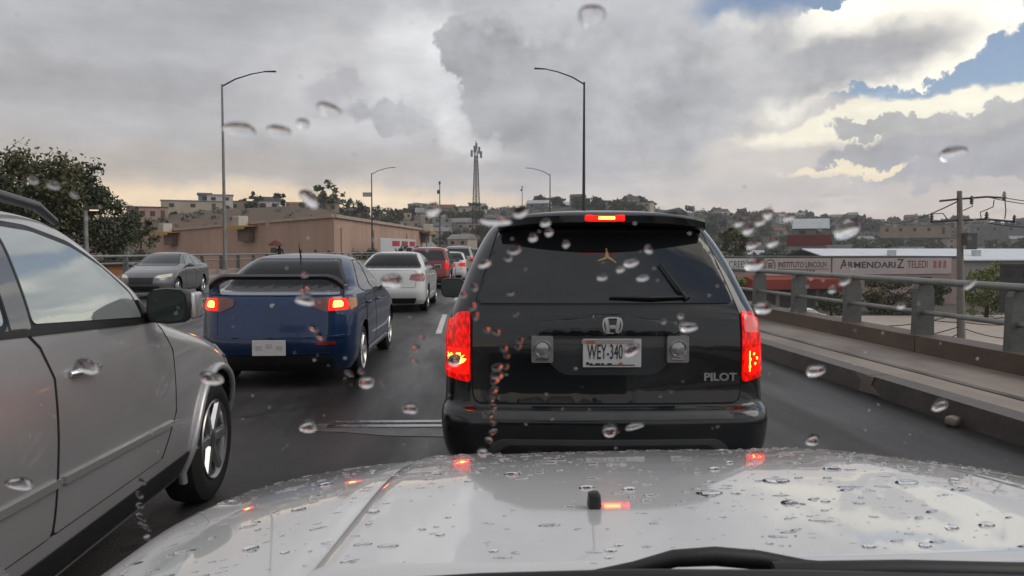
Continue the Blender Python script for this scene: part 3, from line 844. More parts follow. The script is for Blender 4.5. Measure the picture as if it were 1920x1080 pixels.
# ------------------------------------------------------------------ trees
LEAF = [mat('leaf_dark', (0.060, 0.076, 0.024), 0.55, col2=(0.024, 0.034, 0.011), vscale=0.9),
        mat('leaf_olive', (0.105, 0.10, 0.032), 0.55, col2=(0.045, 0.050, 0.016), vscale=0.8),
        mat('leaf_bright', (0.20, 0.22, 0.035), 0.5, col2=(0.11, 0.14, 0.022), vscale=0.9),
        mat('leaf_grey', (0.065, 0.072, 0.045), 0.6, col2=(0.032, 0.038, 0.024), vscale=0.5)]
BARK = mat('bark', (0.07, 0.052, 0.04), 0.9, var=.3, vscale=4, bump=.4, bscale=12)
def crown_mesh(r, nclump, nleaf, leaf, rz=.8, seed=0, spiky=0.0):
    rg = random.Random(seed); q = MB()
    for _ in range(nclump):
        th = rg.uniform(0, 2 * math.pi); ph = math.acos(rg.uniform(-.75, 1)); rad = rg.uniform(.35, 1.0 + spiky * rg.random()) ** .7
        c_ = Vector((math.sin(ph) * math.cos(th), math.sin(ph) * math.sin(th), math.cos(ph) * rz)) * r * rad
        cr = r * rg.uniform(.16, .34)
        for _ in range(nleaf):
            d = Vector((rg.gauss(0, 1), rg.gauss(0, 1), rg.gauss(0, .7))); d = d.normalized() * cr * rg.random() ** .45
            p_ = c_ + d
            n = (d.normalized() * .6 + Vector((rg.gauss(0, .6), rg.gauss(0, .6), rg.gauss(.3, .6)))).normalized()
            a = n.orthogonal().normalized(); a.rotate(Matrix.Rotation(rg.uniform(0, 6.28), 3, n)); b = n.cross(a)
            s = leaf * rg.uniform(.6, 1.5)
            q.add([p_ - a * s, p_ + b * s * .5, p_ + a * s, p_ - b * s * .5], [(0, 1, 2, 3)])
    return q
def tree(name, label, loc, h, r, lm, nclump=40, nleaf=60, leaf=.14, rz=.8, seed=0, group=None, spiky=0.0, limbs=7, cat='tree'):
    root = thing(name, label, cat, loc, rnd.uniform(0, 6), group)
    rg = random.Random(seed + 99)
    ch = h - r * rz * .9
    q = MB(); q.tube([(0, 0, -.3), (.05 * r, 0, ch * .4), (.02 * r, .05 * r, ch)], [.09 * r + .04, .065 * r + .03, .03 * r + .02], 8)
    for k in range(limbs):
        a = 2 * math.pi * k / limbs + rg.uniform(-.4, .4); z0 = ch * rg.uniform(.45, .85); l_ = r * rg.uniform(.5, .9)
        q.tube([(0.03 * r, .03 * r, z0), (math.cos(a) * l_ * .5, math.sin(a) * l_ * .5, z0 + l_ * .4), (math.cos(a) * l_, math.sin(a) * l_, z0 + l_ * .85)], [.04 * r, .025 * r, .01 * r], 6)
    q.build('trunk', BARK, root, smooth=60)
    o = crown_mesh(r, nclump, nleaf, leaf, rz, seed, spiky).build('crown', lm, root); o.location = (0, 0, ch)
    return root

def tr_px(px, py_top, Y, r_px, lm, name='tree', label='', rz=.9, base=None, **kw):
    t = at(px, py_top, Y=Y); r = r_px / FPX * Y
    b = ground_z(t.x, Y) if base is None else base
    return tree(name, label, (t.x, Y, b), t.z - b, r, lm, rz=rz, **kw)
tr_px(48, 278, 40, 100, LEAF[1], label='tall olive tree at the left edge with a pointed top', nclump=95, nleaf=110, leaf=.105, rz=1.15, seed=3, spiky=.25)
tr_px(-75, 300, 36, 110, LEAF[0], label='dark tree half cut off by the left edge of the photo', nclump=95, nleaf=110, leaf=.105, rz=1.1, seed=5)
tr_px(125, 318, 43, 85, LEAF[0], label='dark spreading tree behind the short lamp post', nclump=95, nleaf=110, leaf=.105, rz=.95, seed=8, spiky=.5)
tr_px(215, 388, 46, 62, LEAF[0], name='conifer_tree', label='rounded dark green tree right of the short lamp post', nclump=80, nleaf=120, leaf=.075, rz=1.5, seed=11)
tr_px(262, 402, 60, 30, LEAF[1], name='bush', label='small olive bush left of the beige building', nclump=30, nleaf=50, leaf=.12, rz=1.2, seed=12, cat='bush')
tr_px(690, 466, 98, 32, LEAF[1], name='bush', label='low green bush at the foot of the beige wall', nclump=26, nleaf=40, leaf=.2, rz=.7, seed=13, base=-2.0, cat='bush')
tr_px(765, 464, 110, 26, LEAF[3], name='bush', label='low bush below the white and red billboard', nclump=26, nleaf=40, leaf=.2, rz=.6, seed=14, base=-2.0, cat='bush')
# right side trees below the bridge
tr_px(1380, 430, 120, 34, LEAF[1], label='olive tree between the black suv and the low white building', nclump=34, nleaf=50, leaf=.28, seed=21)
tr_px(1378, 518, 60, 22, LEAF[2], name='bush', label='bright green bush behind the railing next to the black suv', nclump=24, nleaf=45, leaf=.16, seed=22, rz=1.1, cat='bush')
tr_px(1852, 500, 82, 44, LEAF[2], name='bush', label='bright green bush right of the utility pole', nclump=60, nleaf=90, leaf=.15, seed=23, rz=1.3, cat='bush')
tr_px(1668, 524, 88, 50, LEAF[1], label='leafy tree in front of the lettered wall left of the yard', nclump=45, nleaf=60, leaf=.22, seed=24, rz=.9)
tr_px(1745, 528, 86, 34, LEAF[0], label='darker tree in front of the lettered wall beside the utility pole', nclump=34, nleaf=55, leaf=.22, seed=25, rz=.9)
tr_px(1560, 545, 84, 30, LEAF[0], name='bush', label='dark bush in front of the red awning', nclump=26, nleaf=50, leaf=.2, seed=26, rz=.9, cat='bush')

# ------------------------------------------------------------------ buildings
def col_mat(name, col, **kw): return mat(name, col, kw.pop('rough', .8), var=kw.pop('var', .14), vscale=kw.pop('vscale', .35), bump=.1, bscale=3, **kw)
WALLS = [col_mat('wall_white', (.52, .50, .47)), col_mat('wall_cream', (.42, .36, .28)), col_mat('wall_grey', (.26, .25, .24)), col_mat('wall_pink', (.38, .24, .20)),
         col_mat('wall_brick', (.22, .115, .08)), col_mat('wall_tan', (.33, .26, .2)), col_mat('wall_block', (.19, .18, .175)), col_mat('wall_blue', (.16, .22, .30))]
ROOFS = [mat('roof_concrete', (.24, .23, .22), .8, var=.2, vscale=.4), mat('roof_dark', (.06, .055, .055), .7, var=.2, vscale=.4), mat('roof_tile', (.20, .075, .05), .8, var=.2, vscale=.8), mat('roof_sheet', (.45, .47, .49), .4, .3, var=.12, vscale=.6)]
WIN = mat('far_window', (.03, .035, .04), .15)
DOORM = mat('far_door', (.09, .06, .045), .6)
def house(name, label, loc, rz, w, d, h, wm_, rm, roof='flat', wins=2, cat='house', group=None, tower=False, floors=1, below=2.0, roof_h=.24):
    root = thing(name, label, cat, loc, rz, group)
    q = MB(); q.box((0, 0, h / 2 - below / 2), (w, d, h + below)); q.build('wall', wm_, root)
    if roof == 'flat':
        q = MB(); q.box((0, 0, h + roof_h / 2), (w + .4, d + .4, roof_h)); q.build('roof', rm, root)
    else:
        q = MB(); e = .35
        hh = d * .28
        q.prism([(-d / 2 - e, h - .05), (d / 2 + e, h - .05), (0, h + hh)], 'X', -w / 2 - e, w / 2 + e); q.build('roof', rm, root)
    fh = h / floors
    pm = None
    for f_ in range(floors):
        for k in range(wins):
            x = -w / 2 + w * (k + .5) / wins; z = fh * (f_ + .55)
            if f_ == 0 and k == wins - 1 and wins > 2:
                q = MB(); q.box((x, -d / 2 - .02, fh * .40), (1.0, .1, fh * .8)); q.build('door', DOORM, root); continue
            q = MB(); q.box((0, 0, 0), (min(1.3, w / wins * .5), .1, fh * .38))
            if pm is None: o = q.build('window', WIN, root); pm = o.data
            else: o = link(bpy.data.objects.new('window', pm), root)
            o.location = (x, -d / 2 - .02, z)
    if tower:
        q = MB(); q.box((w * .18, 0, h + 1.3), (w * .35, d * .5, 2.4)); q.build('roof_room', wm_, root)
    return root

# big beige building at the left: two faces meeting at a corner, flat low parapet
BEIGE = mat('beige_wall', (.44, .29, .22), .85, var=.17, vscale=.5, stretch=(.5, .5, .12), bump=.12, bscale=5)
CAPM = mat('beige_cap', (.42, .33, .27), .8, var=.1, vscale=.5)
cA = at(626, 408, Y=105); cL = at(288, 436, Y=150); cR = at(792, 432, Y=160)
bb = thing('commercial_building', 'long flat roofed beige building on the left beyond the bridge', 'building', (cA.x, cA.y, BASE))
L2 = lambda p_: (p_.x - cA.x, p_.y - cA.y)
back = (L2(cL)[0] + L2(cR)[0], L2(cL)[1] + L2(cR)[1])
foot = [(0, 0), L2(cR), back, L2(cL)]
tops = [cA.z - BASE, cR.z - BASE, 9.0, cL.z - BASE]
q = MB()
for (x, y), t in zip(foot, tops): q.v += [(x, y, -.5), (x, y, t)]
for i in range(4):
    j = (i + 1) % 4; q.f.append((2*i, 2*j, 2*j+1, 2*i+1))
q.f.append((1, 3, 5, 7)); q.f.append((6, 4, 2, 0))
q.build('wall', BEIGE, bb)
def edge_run(a, b, za, zb, h, t, nm, m, dz_=0):
    q = MB(); A, B_ = Vector((*a, za + dz_)), Vector((*b, zb + dz_)); d = (B_ - A); d.z = 0; n = Vector((d.y, -d.x, 0)).normalized() * t
    q.add([A - n, A + n, B_ + n, B_ - n] + [p_ + Vector((0, 0, h)) for p_ in (A - n, A + n, B_ + n, B_ - n)], [(0, 3, 2, 1), (4, 5, 6, 7), (0, 1, 5, 4), (1, 2, 6, 5), (2, 3, 7, 6), (3, 0, 4, 7)])
    return q.build(nm, m, bb)
edge_run(foot[0], foot[1], tops[0], tops[1], .45, .35, 'parapet_cap', CAPM, .003)
edge_run(foot[3], foot[0], tops[3], tops[0], .45, .35, 'parapet_cap', CAPM, .006)
# dado, pipes, little windows, air coolers on yellow brackets
YEL = mat('yellow_steel', (.42, .24, .03), .5, var=.2, vscale=2)
COOL = mat('cooler_body', (.50, .47, .42), .6, var=.12, vscale=3)
def on_face(a, b, za, zb, t, z, outw=0.0):
    x = a[0] + (b[0] - a[0]) * t; y = a[1] + (b[1] - a[1]) * t
    d = Vector((b[0] - a[0], b[1] - a[1], 0)).normalized(); n = Vector((d.y, -d.x, 0))
    if n.dot(Vector((cA.x + x, cA.y + y, 0))) > 0: n = -n
    return Vector((x, y, z)) + n * outw, math.atan2(d.y, d.x)
def cooler(face, t, za_, zb_, label):
    p_, rz_ = on_face(*face, 0, 0, t, 0, 1.2)
    zt = za_ + (zb_ - za_) * t
    r_ = thing('air_cooler', label, 'air cooler', (cA.x + p_.x, cA.y + p_.y, BASE + zt - .3), rz_, 'evaporative coolers on yellow brackets along the beige wall')
    q = MB(); q.box((0, 0, .85), (2.0, 1.6, 1.5)); q.build('casing', COOL, r_, bevel=.06)
    for k in range(5):
        q = MB(); q.box((0, -.82, .36 + .24 * k), (1.7, .05, .1)); q.build('slat', CAPM, r_)
    q = MB(); q.box((0, 0, 0), (6.5, 2.3, .16)); q.box((0, -1.1, -.22), (6.5, .12, .5)); q.build('platform', YEL, r_)
    q = MB(); q.box((.4, .6, -1.3), (3.6, .8, 1.9)); q.build('duct', mat('duct_dark', (.15, .10, .075), .7), r_)
    return r_
fl_, fr_ = (foot[3], foot[0]), (foot[0], foot[1])
def t_for(face, px):
    best = 0; bd = 1e9
    for i in range(201):
        t = i / 200; x = cA.x + face[0][0] + (face[1][0] - face[0][0]) * t; y = cA.y + face[0][1] + (face[1][1] - face[0][1]) * t
        u = math.tan(math.atan2(x, y) - YAW) * FPX + 960
        if abs(u - px) < bd: bd = abs(u - px); best = t
    return best
cooler(fl_, t_for(fl_, 324), tops[3], tops[0], 'air cooler on a yellow bracket at the left end of the beige building')
cooler(fl_, t_for(fl_, 466), tops[3], tops[0], 'air cooler on a yellow bracket right of the near left street lamp')
cooler(fr_, t_for(fr_, 803), tops[0], tops[1], 'far air cooler on a yellow bracket at the right end of the beige building')
for px, z, w, h in ((514, 7.3, 1.3, 1.4), (564, 7.4, .5, .5), (632, 5.9, .5, .5), (592, 7.5, .4, .3), (618, 7.4, .5, .3)):
    f = fl_ if px < 626 else fr_
    p_, rz_ = on_face(*f, 0, 0, t_for(f, px), z, .06)
    q = MB(); q.box(tuple(p_), (w, .16, h), rz_); q.build('vent', DARKST, bb)
for px in (640, 700, 762):
    p_, rz_ = on_face(*fr_, 0, 0, t_for(fr_, px), 0, .1); q = MB(); q.tube([(p_.x, p_.y, 0), (p_.x, p_.y, tops[1] - 1)], .07, 6); q.build('downpipe', mat('pipe_beige', (.26, .17, .12), .6), bb)
p0, _ = on_face(*fl_, 0, 0, t_for(fl_, 568), 6.0, .3); p1, _ = on_face(*fl_, 0, 0, t_for(fl_, 590), 7.2, .3); p2_, _ = on_face(*fl_, 0, 0, t_for(fl_, 612), 7.25, .3)
q = MB(); q.tube([p0 + Vector((0, 0, -2.5)), p0, p1], .06, 6); q.tube([p1 - (p2_ - p1) * .1, p2_], .06, 6); q.build('bracket_arm', DARKST, bb)

# white billboard with red lettering blocks before the beige wall
bl = at(712, 474, Y=112); br_ = at(778, 474, Y=130)
brd = thing('billboard', 'white billboard with blurred red lettering before the beige wall', 'billboard', (bl.x, bl.y, 0), math.atan2(br_.y - bl.y, br_.x - bl.x))
bw = (br_ - bl).xy.length
z0, z1 = at(712, 476, Y=112).z, at(712, 446, Y=112).z
q = MB(); q.box((bw / 2, 0, (z0 + z1) / 2), (bw, .3, z1 - z0)); q.build('panel', mat('billboard_white', (.55, .56, .56), .5, var=.06), brd, bevel=.05)
REDP = mat('red_paint', (.42, .02, .04), .5)
for a, b in ((.30, .50), (.56, .74), (.80, .97)):
    q = MB(); q.box((bw * (a + b) / 2, -.17, z0 + (z1 - z0) * .68), (bw * (b - a), .04, (z1 - z0) * .34)); q.build('red_block', REDP, brd)
for x in (.1, .9):
    q = MB(); q.tube([(bw * x, .1, BASE - .5), (bw * x, .1, z1 - .1)], .12, 8); q.build('post', DARKST, brd)
# low orange shop front beyond the bridge end
pp = at(828, 466, Y=185); house('shop', 'low orange fronted shop at the far end of the bridge', (pp.x, 185, -1.0), R(-5), 14, 8, 3.2, WALLS[4], mat('orange_band', (.5, .17, .05), .6), wins=4, cat='shop')
pp = at(236, 488, Y=44); house('kiosk', 'small orange kiosk just past the left railing', (pp.x - .6, 44, -3), R(10), 3.6, 2.5, 3.75, mat('kiosk_orange', (.55, .25, .10), .6, var=.1), ROOFS[1], wins=1, cat='kiosk')

# hillside at left: named houses on the ridge
def hp(px, Y): 
    p_ = at(px, 470, Y=Y); return (p_.x, Y, ground_z(p_.x, Y))
def face_cam(x, y, j=0.0): return -math.atan2(x, y) + j
def house_px(px, pyb, pyt, pxw, Y, wm_, rm, label, **kw):
    b = at(px, pyb, Y=Y); t = at(px, pyt, Y=Y); w = pxw / FPX * Y
    return house(kw.pop('name', 'house'), label, (b.x, Y, b.z), face_cam(b.x, Y, kw.pop('j', 0)), w, kw.pop('d', w * .7), t.z - b.z, wm_, rm, below=kw.pop('below', 9.0), **kw)
house_px(277, 415, 390, 66, 215, WALLS[3], ROOFS[1], 'low pinkish house on the left hill beside the dark trees', wins=4, below=6)
house_px(362, 397, 379, 104, 232, WALLS[1], ROOFS[0], 'long low cream wall house left of the blue tower house', wins=3, d=10)
house_px(384, 381, 366, 22, 236, WALLS[7], ROOFS[1], 'small dark blue tower with a slanted roof on the left ridge', roof='gable', wins=1, below=5)
house_px(413, 397, 367, 44, 233, WALLS[0], ROOFS[0], 'white two storey house beside the near left street lamp', wins=2, floors=2)
house_px(452, 397, 379, 44, 238, WALLS[5], ROOFS[0], 'tan house right of the near left street lamp on the ridge', wins=2)
house_px(502, 396, 377, 40, 236, WALLS[0], ROOFS[1], 'white gabled house on the left ridge', roof='gable', wins=2, j=R(90) * 0 + .2)
house_px(560, 400, 387, 40, 240, WALLS[4], ROOFS[2], 'brick house with tiled roof behind the apex of the beige building', roof='gable', wins=2)
house_px(612, 400, 380, 46, 250, WALLS[5], ROOFS[1], 'tan house under the dark ridge tree', roof='gable', wins=2)
house_px(672, 418, 396, 40, 270, WALLS[4], ROOFS[1], 'brown gabled house right of the ridge trees', roof='gable', wins=2)
gt = 0
for px, pt, Y, rp, lm, lab in ((478, 366, 232, 20, 0, 'spiky dark tree between two ridge houses'), (522, 364, 238, 12, 0, 'thin dark tree behind the white gabled house'),
        (608, 346, 246, 24, 0, 'tallest dark tree on the left ridge'), (596, 362, 250, 20, 3, 'greyish tree left of the tallest ridge tree'), (636, 366, 256, 26, 0, 'broad dark tree right of the tallest ridge tree'),
        (660, 374, 262, 28, 0, 'dark tree above the brown gabled house'), (690, 384, 280, 24, 0, 'dark tree behind the second left lamp'), (720, 390, 300, 22, 1, 'olive tree right of the second left lamp'),
        (742, 392, 310, 9, 0, 'narrow cypress like tree near the billboard'), (640, 398, 238, 26, 2, 'light green bushy tree just above the beige roof'), (718, 400, 280, 26, 1, 'mid green tree above the right wing of the beige building'),
        (455, 374, 240, 8, 0, 'small dark tree beside the near left street lamp'), (330, 395, 226, 18, 3, 'grey green shrub tree on the brown slope'), (540, 384, 238, 14, 3, 'grey green tree on the slope right of the gabled house')):
    gt += 1
    tr_px(px, pt, Y, rp, LEAF[lm], label=lab, nclump=20, nleaf=26, leaf=.5 if Y > 200 else .3, seed=200 + gt, rz=1.0, limbs=4, spiky=.4)

# crowded hillsides: houses and trees stand in rows up the slopes
adjs = ['cream', 'white', 'grey', 'pink', 'brick', 'tan', 'block', 'blue']
widx = [1, 0, 2, 3, 4, 5, 6, 7]
rg = random.Random(41)
def hill_rows(px0, px1, y_rows, D0, D1, n, group, where, wscale=1.0):
    for r_i, Dd in enumerate([D0 + (D1 - D0) * k / (y_rows - 1) for k in range(y_rows)]):
        k_n = int(n * (.7 + .5 * r_i / y_rows))
        for k in range(k_n):
            px = px0 + (px1 - px0) * (k + rg.uniform(.1, .9)) / k_n
            D = Dd * rg.uniform(.96, 1.04)
            x, y, z = hp(px, D)
            wi = rg.choice([0, 1, 2, 2, 3, 4, 5, 5, 6, 6])
            w = rg.uniform(7, 13) * wscale; fl_n = rg.choice([1, 1, 1, 2])
            rf = rg.choice(['flat', 'flat', 'flat', 'gable'])
            rmi = rg.choice([0, 0, 1, 2, 3])
            house('house', f'{["white","cream","grey","pink","brick","tan","dark grey"][wi]} {"two storey" if fl_n == 2 else "one storey"} {"gabled" if rf == "gable" else "flat roofed"} house {where}', (x, y, z - .3), face_cam(x, y, rg.uniform(-.6, .6)), w, rg.uniform(6, 9), 3.0 * fl_n, WALLS[wi], ROOFS[rmi], rf, 2 if fl_n == 1 else 2, 'house', group + ' ' + ["white","cream","grey","pink","brick","tan","dark"][wi] + (' two' if fl_n == 2 else ' one') + (' gabled' if rf == 'gable' else ' flat'), floors=fl_n, below=4)
crown_cache = []
for k in range(5):
    o = crown_mesh(1.0, 42, 30, .17, .85, 500 + k, .25).build('crown', LEAF[(0, 1, 0, 3, 2)[k]]); crown_cache.append(o.data); bpy.data.objects.remove(o)
tq = MB(); tq.tube([(0, 0, -1.4), (0, 0, -.2)], [.12, .07], 6); o = tq.build('trunk', BARK); trunk_me = o.data; bpy.data.objects.remove(o)
def small_tree(px, D, r, ci, where, group):
    x, y, z = hp(px, D)
    root = thing('tree', f'{("dark green", "olive", "dark green", "grey green", "light green")[ci]} rounded tree {where}', 'tree', (x, y, z + r * .75), rg.uniform(0, 6), group + ' ' + str(('dark', 'olive', 'dark', 'grey', 'light')[ci]))
    c1 = link(bpy.data.objects.new('crown', crown_cache[ci]), root); c1.scale = (r, r, r * rg.uniform(.8, 1.2))
    c2 = link(bpy.data.objects.new('trunk', trunk_me), root); c2.scale = (r, r, r)
hill_rows(745, 905, 5, 285, 445, 10, 'houses on the far central hill', 'on the far hill behind the queue of cars', .9)
hill_rows(1000, 1235, 2, 440, 478, 8, 'houses on the hill behind the black suv', 'on the hill top just over the black suv', 1.0)
hill_rows(1330, 1930, 7, 230, 780, 12, 'houses on the right hills', 'on the right hill beyond the lettered wall', 1.15)
for k in range(34): small_tree(rg.uniform(742, 910), rg.uniform(280, 455), rg.uniform(2, 4), rg.choice([0, 0, 1, 3]), 'on the far hill behind the queue of cars', 'trees on the central hill')
for k in range(20): small_tree(rg.uniform(960, 1250), rg.uniform(430, 480), rg.uniform(2.4, 5), rg.choice([0, 0, 3]), 'on the hill top just over the black suv', 'trees over the black suv')
for k in range(190): small_tree(rg.uniform(1310, 1990), 800 - 610 * rg.random() ** 1.2, rg.uniform(2.6, 5.6), rg.choice([0, 0, 1, 1, 3]), 'on the right hill beyond the lettered wall', 'trees on the right hills')
for k in range(16): small_tree(rg.uniform(1590, 1940), rg.uniform(165, 215), rg.uniform(3.2, 5.0), rg.choice([0, 0, 1]), 'in the dark row behind the white roof', 'trees behind the white roof')
for k in range(10): small_tree(rg.uniform(1215, 1345), rg.uniform(300, 600), rg.uniform(3, 5), rg.choice([0, 3]), 'on the slope right above the black suv', 'trees on the slope by the suv')

# low scrub that covers the slopes
def scrub(name, label, n, px0, px1, D0, D1, lm, s0, s1, seed):
    r_ = random.Random(seed); q = MB()
    for _ in range(n):
        px = r_.uniform(px0, px1); D = D0 + (D1 - D0) * r_.random(); x, y, z = hp(px, D); r0 = r_.uniform(s0, s1)
        for _k in range(13):
            d = Vector((r_.gauss(0, 1), r_.gauss(0, 1), abs(r_.gauss(0, .7)))); d = d.normalized() * r0 * r_.random() ** .4
            p_ = Vector((x, y, z)) + d; nn = (d.normalized() + Vector((r_.gauss(0, .6), r_.gauss(0, .6), .4))).normalized()
            a = nn.orthogonal().normalized(); a.rotate(Matrix.Rotation(r_.uniform(0, 6.28), 3, nn)); b = nn.cross(a); s = r0 * r_.uniform(.22, .42)
            q.add([p_ - a * s, p_ + b * s * .6, p_ + a * s, p_ - b * s * .6], [(0, 1, 2, 3)])
    return tag(q.build(name, lm), label, kind='stuff')
scrub('hillside_scrub', 'dark scrub covering the right hills', 2600, 1300, 2050, 200, 800, LEAF[0], 1.2, 3.4, 5)
scrub('hillside_scrub', 'olive scrub covering the right hills', 900, 1300, 2050, 190, 700, LEAF[1], 1.2, 3.0, 6)
scrub('hillside_scrub', 'grey green scrub on the far central hill', 900, 735, 1330, 270, 480, LEAF[3], 1.0, 2.4, 7)
scrub('hillside_scrub', 'dry scrub on the brown slope at the left', 420, 200, 740, 175, 300, LEAF[3], .6, 1.7, 8)
# named buildings at the right
house_px(1516, 492, 461, 74, 150, WALLS[2], mat('red_sheet_roof', (.16, .022, .022), .55, var=.2), 'grey building with a broad dark red roof band left of the white roof', wins=3, d=10, roof_h=2.1, name='workshop')
house_px(1520, 445, 429, 60, 165, WALLS[6], ROOFS[3], 'pale sheet roofed shed just above the dark red roof', wins=2, d=8, name='shed', roof='gable', below=14)
house_px(1573, 490, 462, 42, 138, WALLS[2], ROOFS[0], 'small flat concrete house in front of the red roof', wins=2, d=8)
house_px(1715, 440, 424, 120, 330, WALLS[5], ROOFS[0], 'long tan building on the right hill top under the wires', wins=5, d=14, name='warehouse', below=1.5)
house_px(1880, 436, 424, 110, 420, WALLS[6], ROOFS[0], 'long grey building on the right hill top behind the pole', wins=4, d=14, name='warehouse')
# lettered wall building
wl, wr = at(1352, 490, Y=97), at(1796, 490, Y=104)
wall_rz = math.atan2(wr.y - wl.y, wr.x - wl.x); WLn = (wr - wl).xy.length
zt = at(1352, 484, Y=97).z - BASE; zb = at(1700, 515, Y=101).z - BASE
wb = thing('commercial_building', 'long low building with painted advertising wall beyond the railing', 'building', (wl.x, wl.y, BASE), wall_rz)
q = MB(); q.box((WLn / 2, 5, zt / 2), (WLn, 10, zt)); q.build('wall', mat('dusty_wall', (.27, .20, .18), .85, var=.12, vscale=.3), wb)
q = MB(); q.box((WLn / 2, 5, zt + .1), (WLn + .3, 10.3, .2)); q.build('roof', ROOFS[1], wb)
def lx_of(px): 
    best, bd_ = 0, 1e9
    for i in range(401):
        s = WLn * i / 400; x, y = wl.x + math.cos(wall_rz) * s, wl.y + math.sin(wall_rz) * s
        u = math.tan(math.atan2(x, y) - YAW) * FPX + 960
        if abs(u - px) < bd_: bd_, best = abs(u - px), s
    return best
SIGNM = mat('sign_pale', (.40, .345, .335), .7, var=.10, vscale=.4); SIGNW = mat('sign_white', (.52, .52, .5), .7, var=.06)
INK = mat('sign_black', (.03, .028, .028), .6); INKR = mat('sign_red', (.16, .03, .03), .6); INKP = mat('sign_pink', (.30, .10, .10), .6)
def sign(a, b, m, h0, h1):
    s = MB(); x0, x1 = lx_of(a), lx_of(b); s.box(((x0 + x1) / 2, -.06, (h0 + h1) / 2), (x1 - x0, .12, h1 - h0)); return s.build('sign_panel', m, wb), x0, x1
hh = zt - zb
s1, x0, x1 = sign(1352, 1401, SIGNW, zb + hh * .28, zt - .02)
text('lettering', 'CREDI', hh * .52, INK, s1, (x0 + (x1 - x0) * .62, -.135, zb + hh * .64), sx=.8)
s2, x0, x1 = sign(1432, 1556, SIGNM, zb, zt - .02)
text('lettering', 'INSTITUTO LINCOLN', hh * .46, INK, s2, (x0 + (x1 - x0) * .57, -.135, zb + hh * .60), sx=.72, bold=.012)
q = MB(); q.box((x0 + (x1 - x0) * .58, -.14, zb + hh * .36), ((x1 - x0) * .78, .03, .07)); q.build('underline', INK, s2)
for k in range(9):
    q = MB(); q.box((x0 + (x1 - x0) * (.34 + .05 * k), -.14, zb + hh * .19), ((x1 - x0) * .034, .03, hh * .2)); q.build('number_mark', INK, s2)
q = MB(); q.lathe([(-.02, hh * .33), (.0, hh * .30), (.0, hh * .33)], 'Y', 24, (x0 + (x1 - x0) * .085, -.13, zb + hh * .58))
q.lathe([(-.02, hh * .30), (-.02, hh * .34), (.02, hh * .34)], 'Y', 24, (x0 + (x1 - x0) * .085, -.13, zb + hh * .58)); q.build('emblem_ring', INK, s2)
q = MB()
for k in range(3): q.box((x0 + (x1 - x0) * .085, -.14, zb + hh * (.48 + .1 * k)), (hh * .3, .03, hh * .05))
q.build('emblem_bars', INK, s2)
s3, x0, x1 = sign(1560, 1782, SIGNM, zb + hh * .02, zt - .02)
xa = lx_of(1574)
text('lettering', 'A', hh * .74, INK, s3, (xa, -.135, zb + hh * .60), align='LEFT', sx=1.0, bold=.02)
text('lettering', 'RMENDARI', hh * .50, INK, s3, (lx_of(1587), -.135, zb + hh * .56), align='LEFT', sx=1.38, bold=.02)
text('lettering', 'Z', hh * .80, INK, s3, (lx_of(1681), -.135, zb + hh * .62), align='LEFT', sx=.95, bold=.02)
text('lettering', 'TELEDI', hh * .62, INKR, s3, (lx_of(1700), -.135, zb + hh * .58), align='LEFT', sx=.78, bold=.01)
for k in range(3):
    q = MB(); x = lx_of(1752 + 9 * k); q.box((x, -.14, zb + hh * .60), (.45, .03, hh * .42)); q.build('faded_mark', INKP, s3)
AWN = mat('red_awning', (.30, .055, .035), .6, var=.2, vscale=.6)
q = MB(); a0, a1 = lx_of(1395), lx_of(1588); q.box(((a0 + a1) / 2, -.9, zb - .9), (a1 - a0, 1.9, 1.3), rot=Matrix.Rotation(R(12), 3, 'X')); q.build('awning', AWN, wb)
GAR = mat('garage_dark', (.035, .033, .033), .5)
for px in (1402, 1440, 1478, 1516, 1552):
    q = MB(); x = lx_of(px); q.box((x, -.04, 1.6), (2.3, .12, 3.2)); q.build('garage_door', GAR, wb)
for px, w in ((1600, 2.2), (1640, 3), (1690, 3.6), (1735, 2.2)):
    q = MB(); x = lx_of(px); q.box((x, -.04, zb - 1.0), (w, .12, 1.2)); q.build('window', WIN, wb)
# long white roofed warehouse behind
ww = thing('warehouse', 'long warehouse with a bright white sheet roof behind the lettered wall', 'warehouse', (at(1560, 480, Y=118).x, 118, BASE), R(2))
zt2 = at(1560, 466, Y=128).z - BASE; zb2 = at(1560, 487, Y=118).z - BASE
WHR = mat('white_sheet_roof', (.66, .68, .72), .5, var=.06, vscale=.5)
Lw = 52
q = MB(); q.box((Lw / 2, 9, zb2 / 2), (Lw, 18, zb2 - .02)); q.build('wall', WALLS[2], ww)
nP = 13
for k in range(nP):
    q = MB(); a, b = Lw * k / nP + .03, Lw * (k + 1) / nP - .03
    q.add([(a, -.6, zb2), (b, -.6, zb2), (b, 10, zt2), (a, 10, zt2), (a, -.6, zb2 - .18), (b, -.6, zb2 - .18), (b, 10, zt2 - .18), (a, 10, zt2 - .18)],
          [(0, 1, 2, 3), (7, 6, 5, 4), (0, 4, 5, 1), (1, 5, 6, 2), (2, 6, 7, 3), (3, 7, 4, 0)]); q.build('roof_sheet', WHR, ww)
q = MB(); q.add([(0, 10.02, zt2 - .05), (Lw, 10.02, zt2 - .05), (Lw, 20, zb2), (0, 20, zb2)], [(0, 1, 2, 3)]); q.build('rear_roof', WHR, ww)
for x in (12, 27, 40):
    q = MB(); q.box((x, 3, zb2 + (zt2 - zb2) * .55), (1.0, 1.0, 1.1)); q.build('roof_vent', ROOFS[3], ww)
house_px(1908, 532, 498, 60, 76, GAR, ROOFS[1], 'black box like building at the right edge beside the bright bush', wins=2, name='shed', cat='shed', below=3)
# parked van and cars below the bridge
PVW = mat('van_white', (.62, .62, .60), .35, coat=.5)

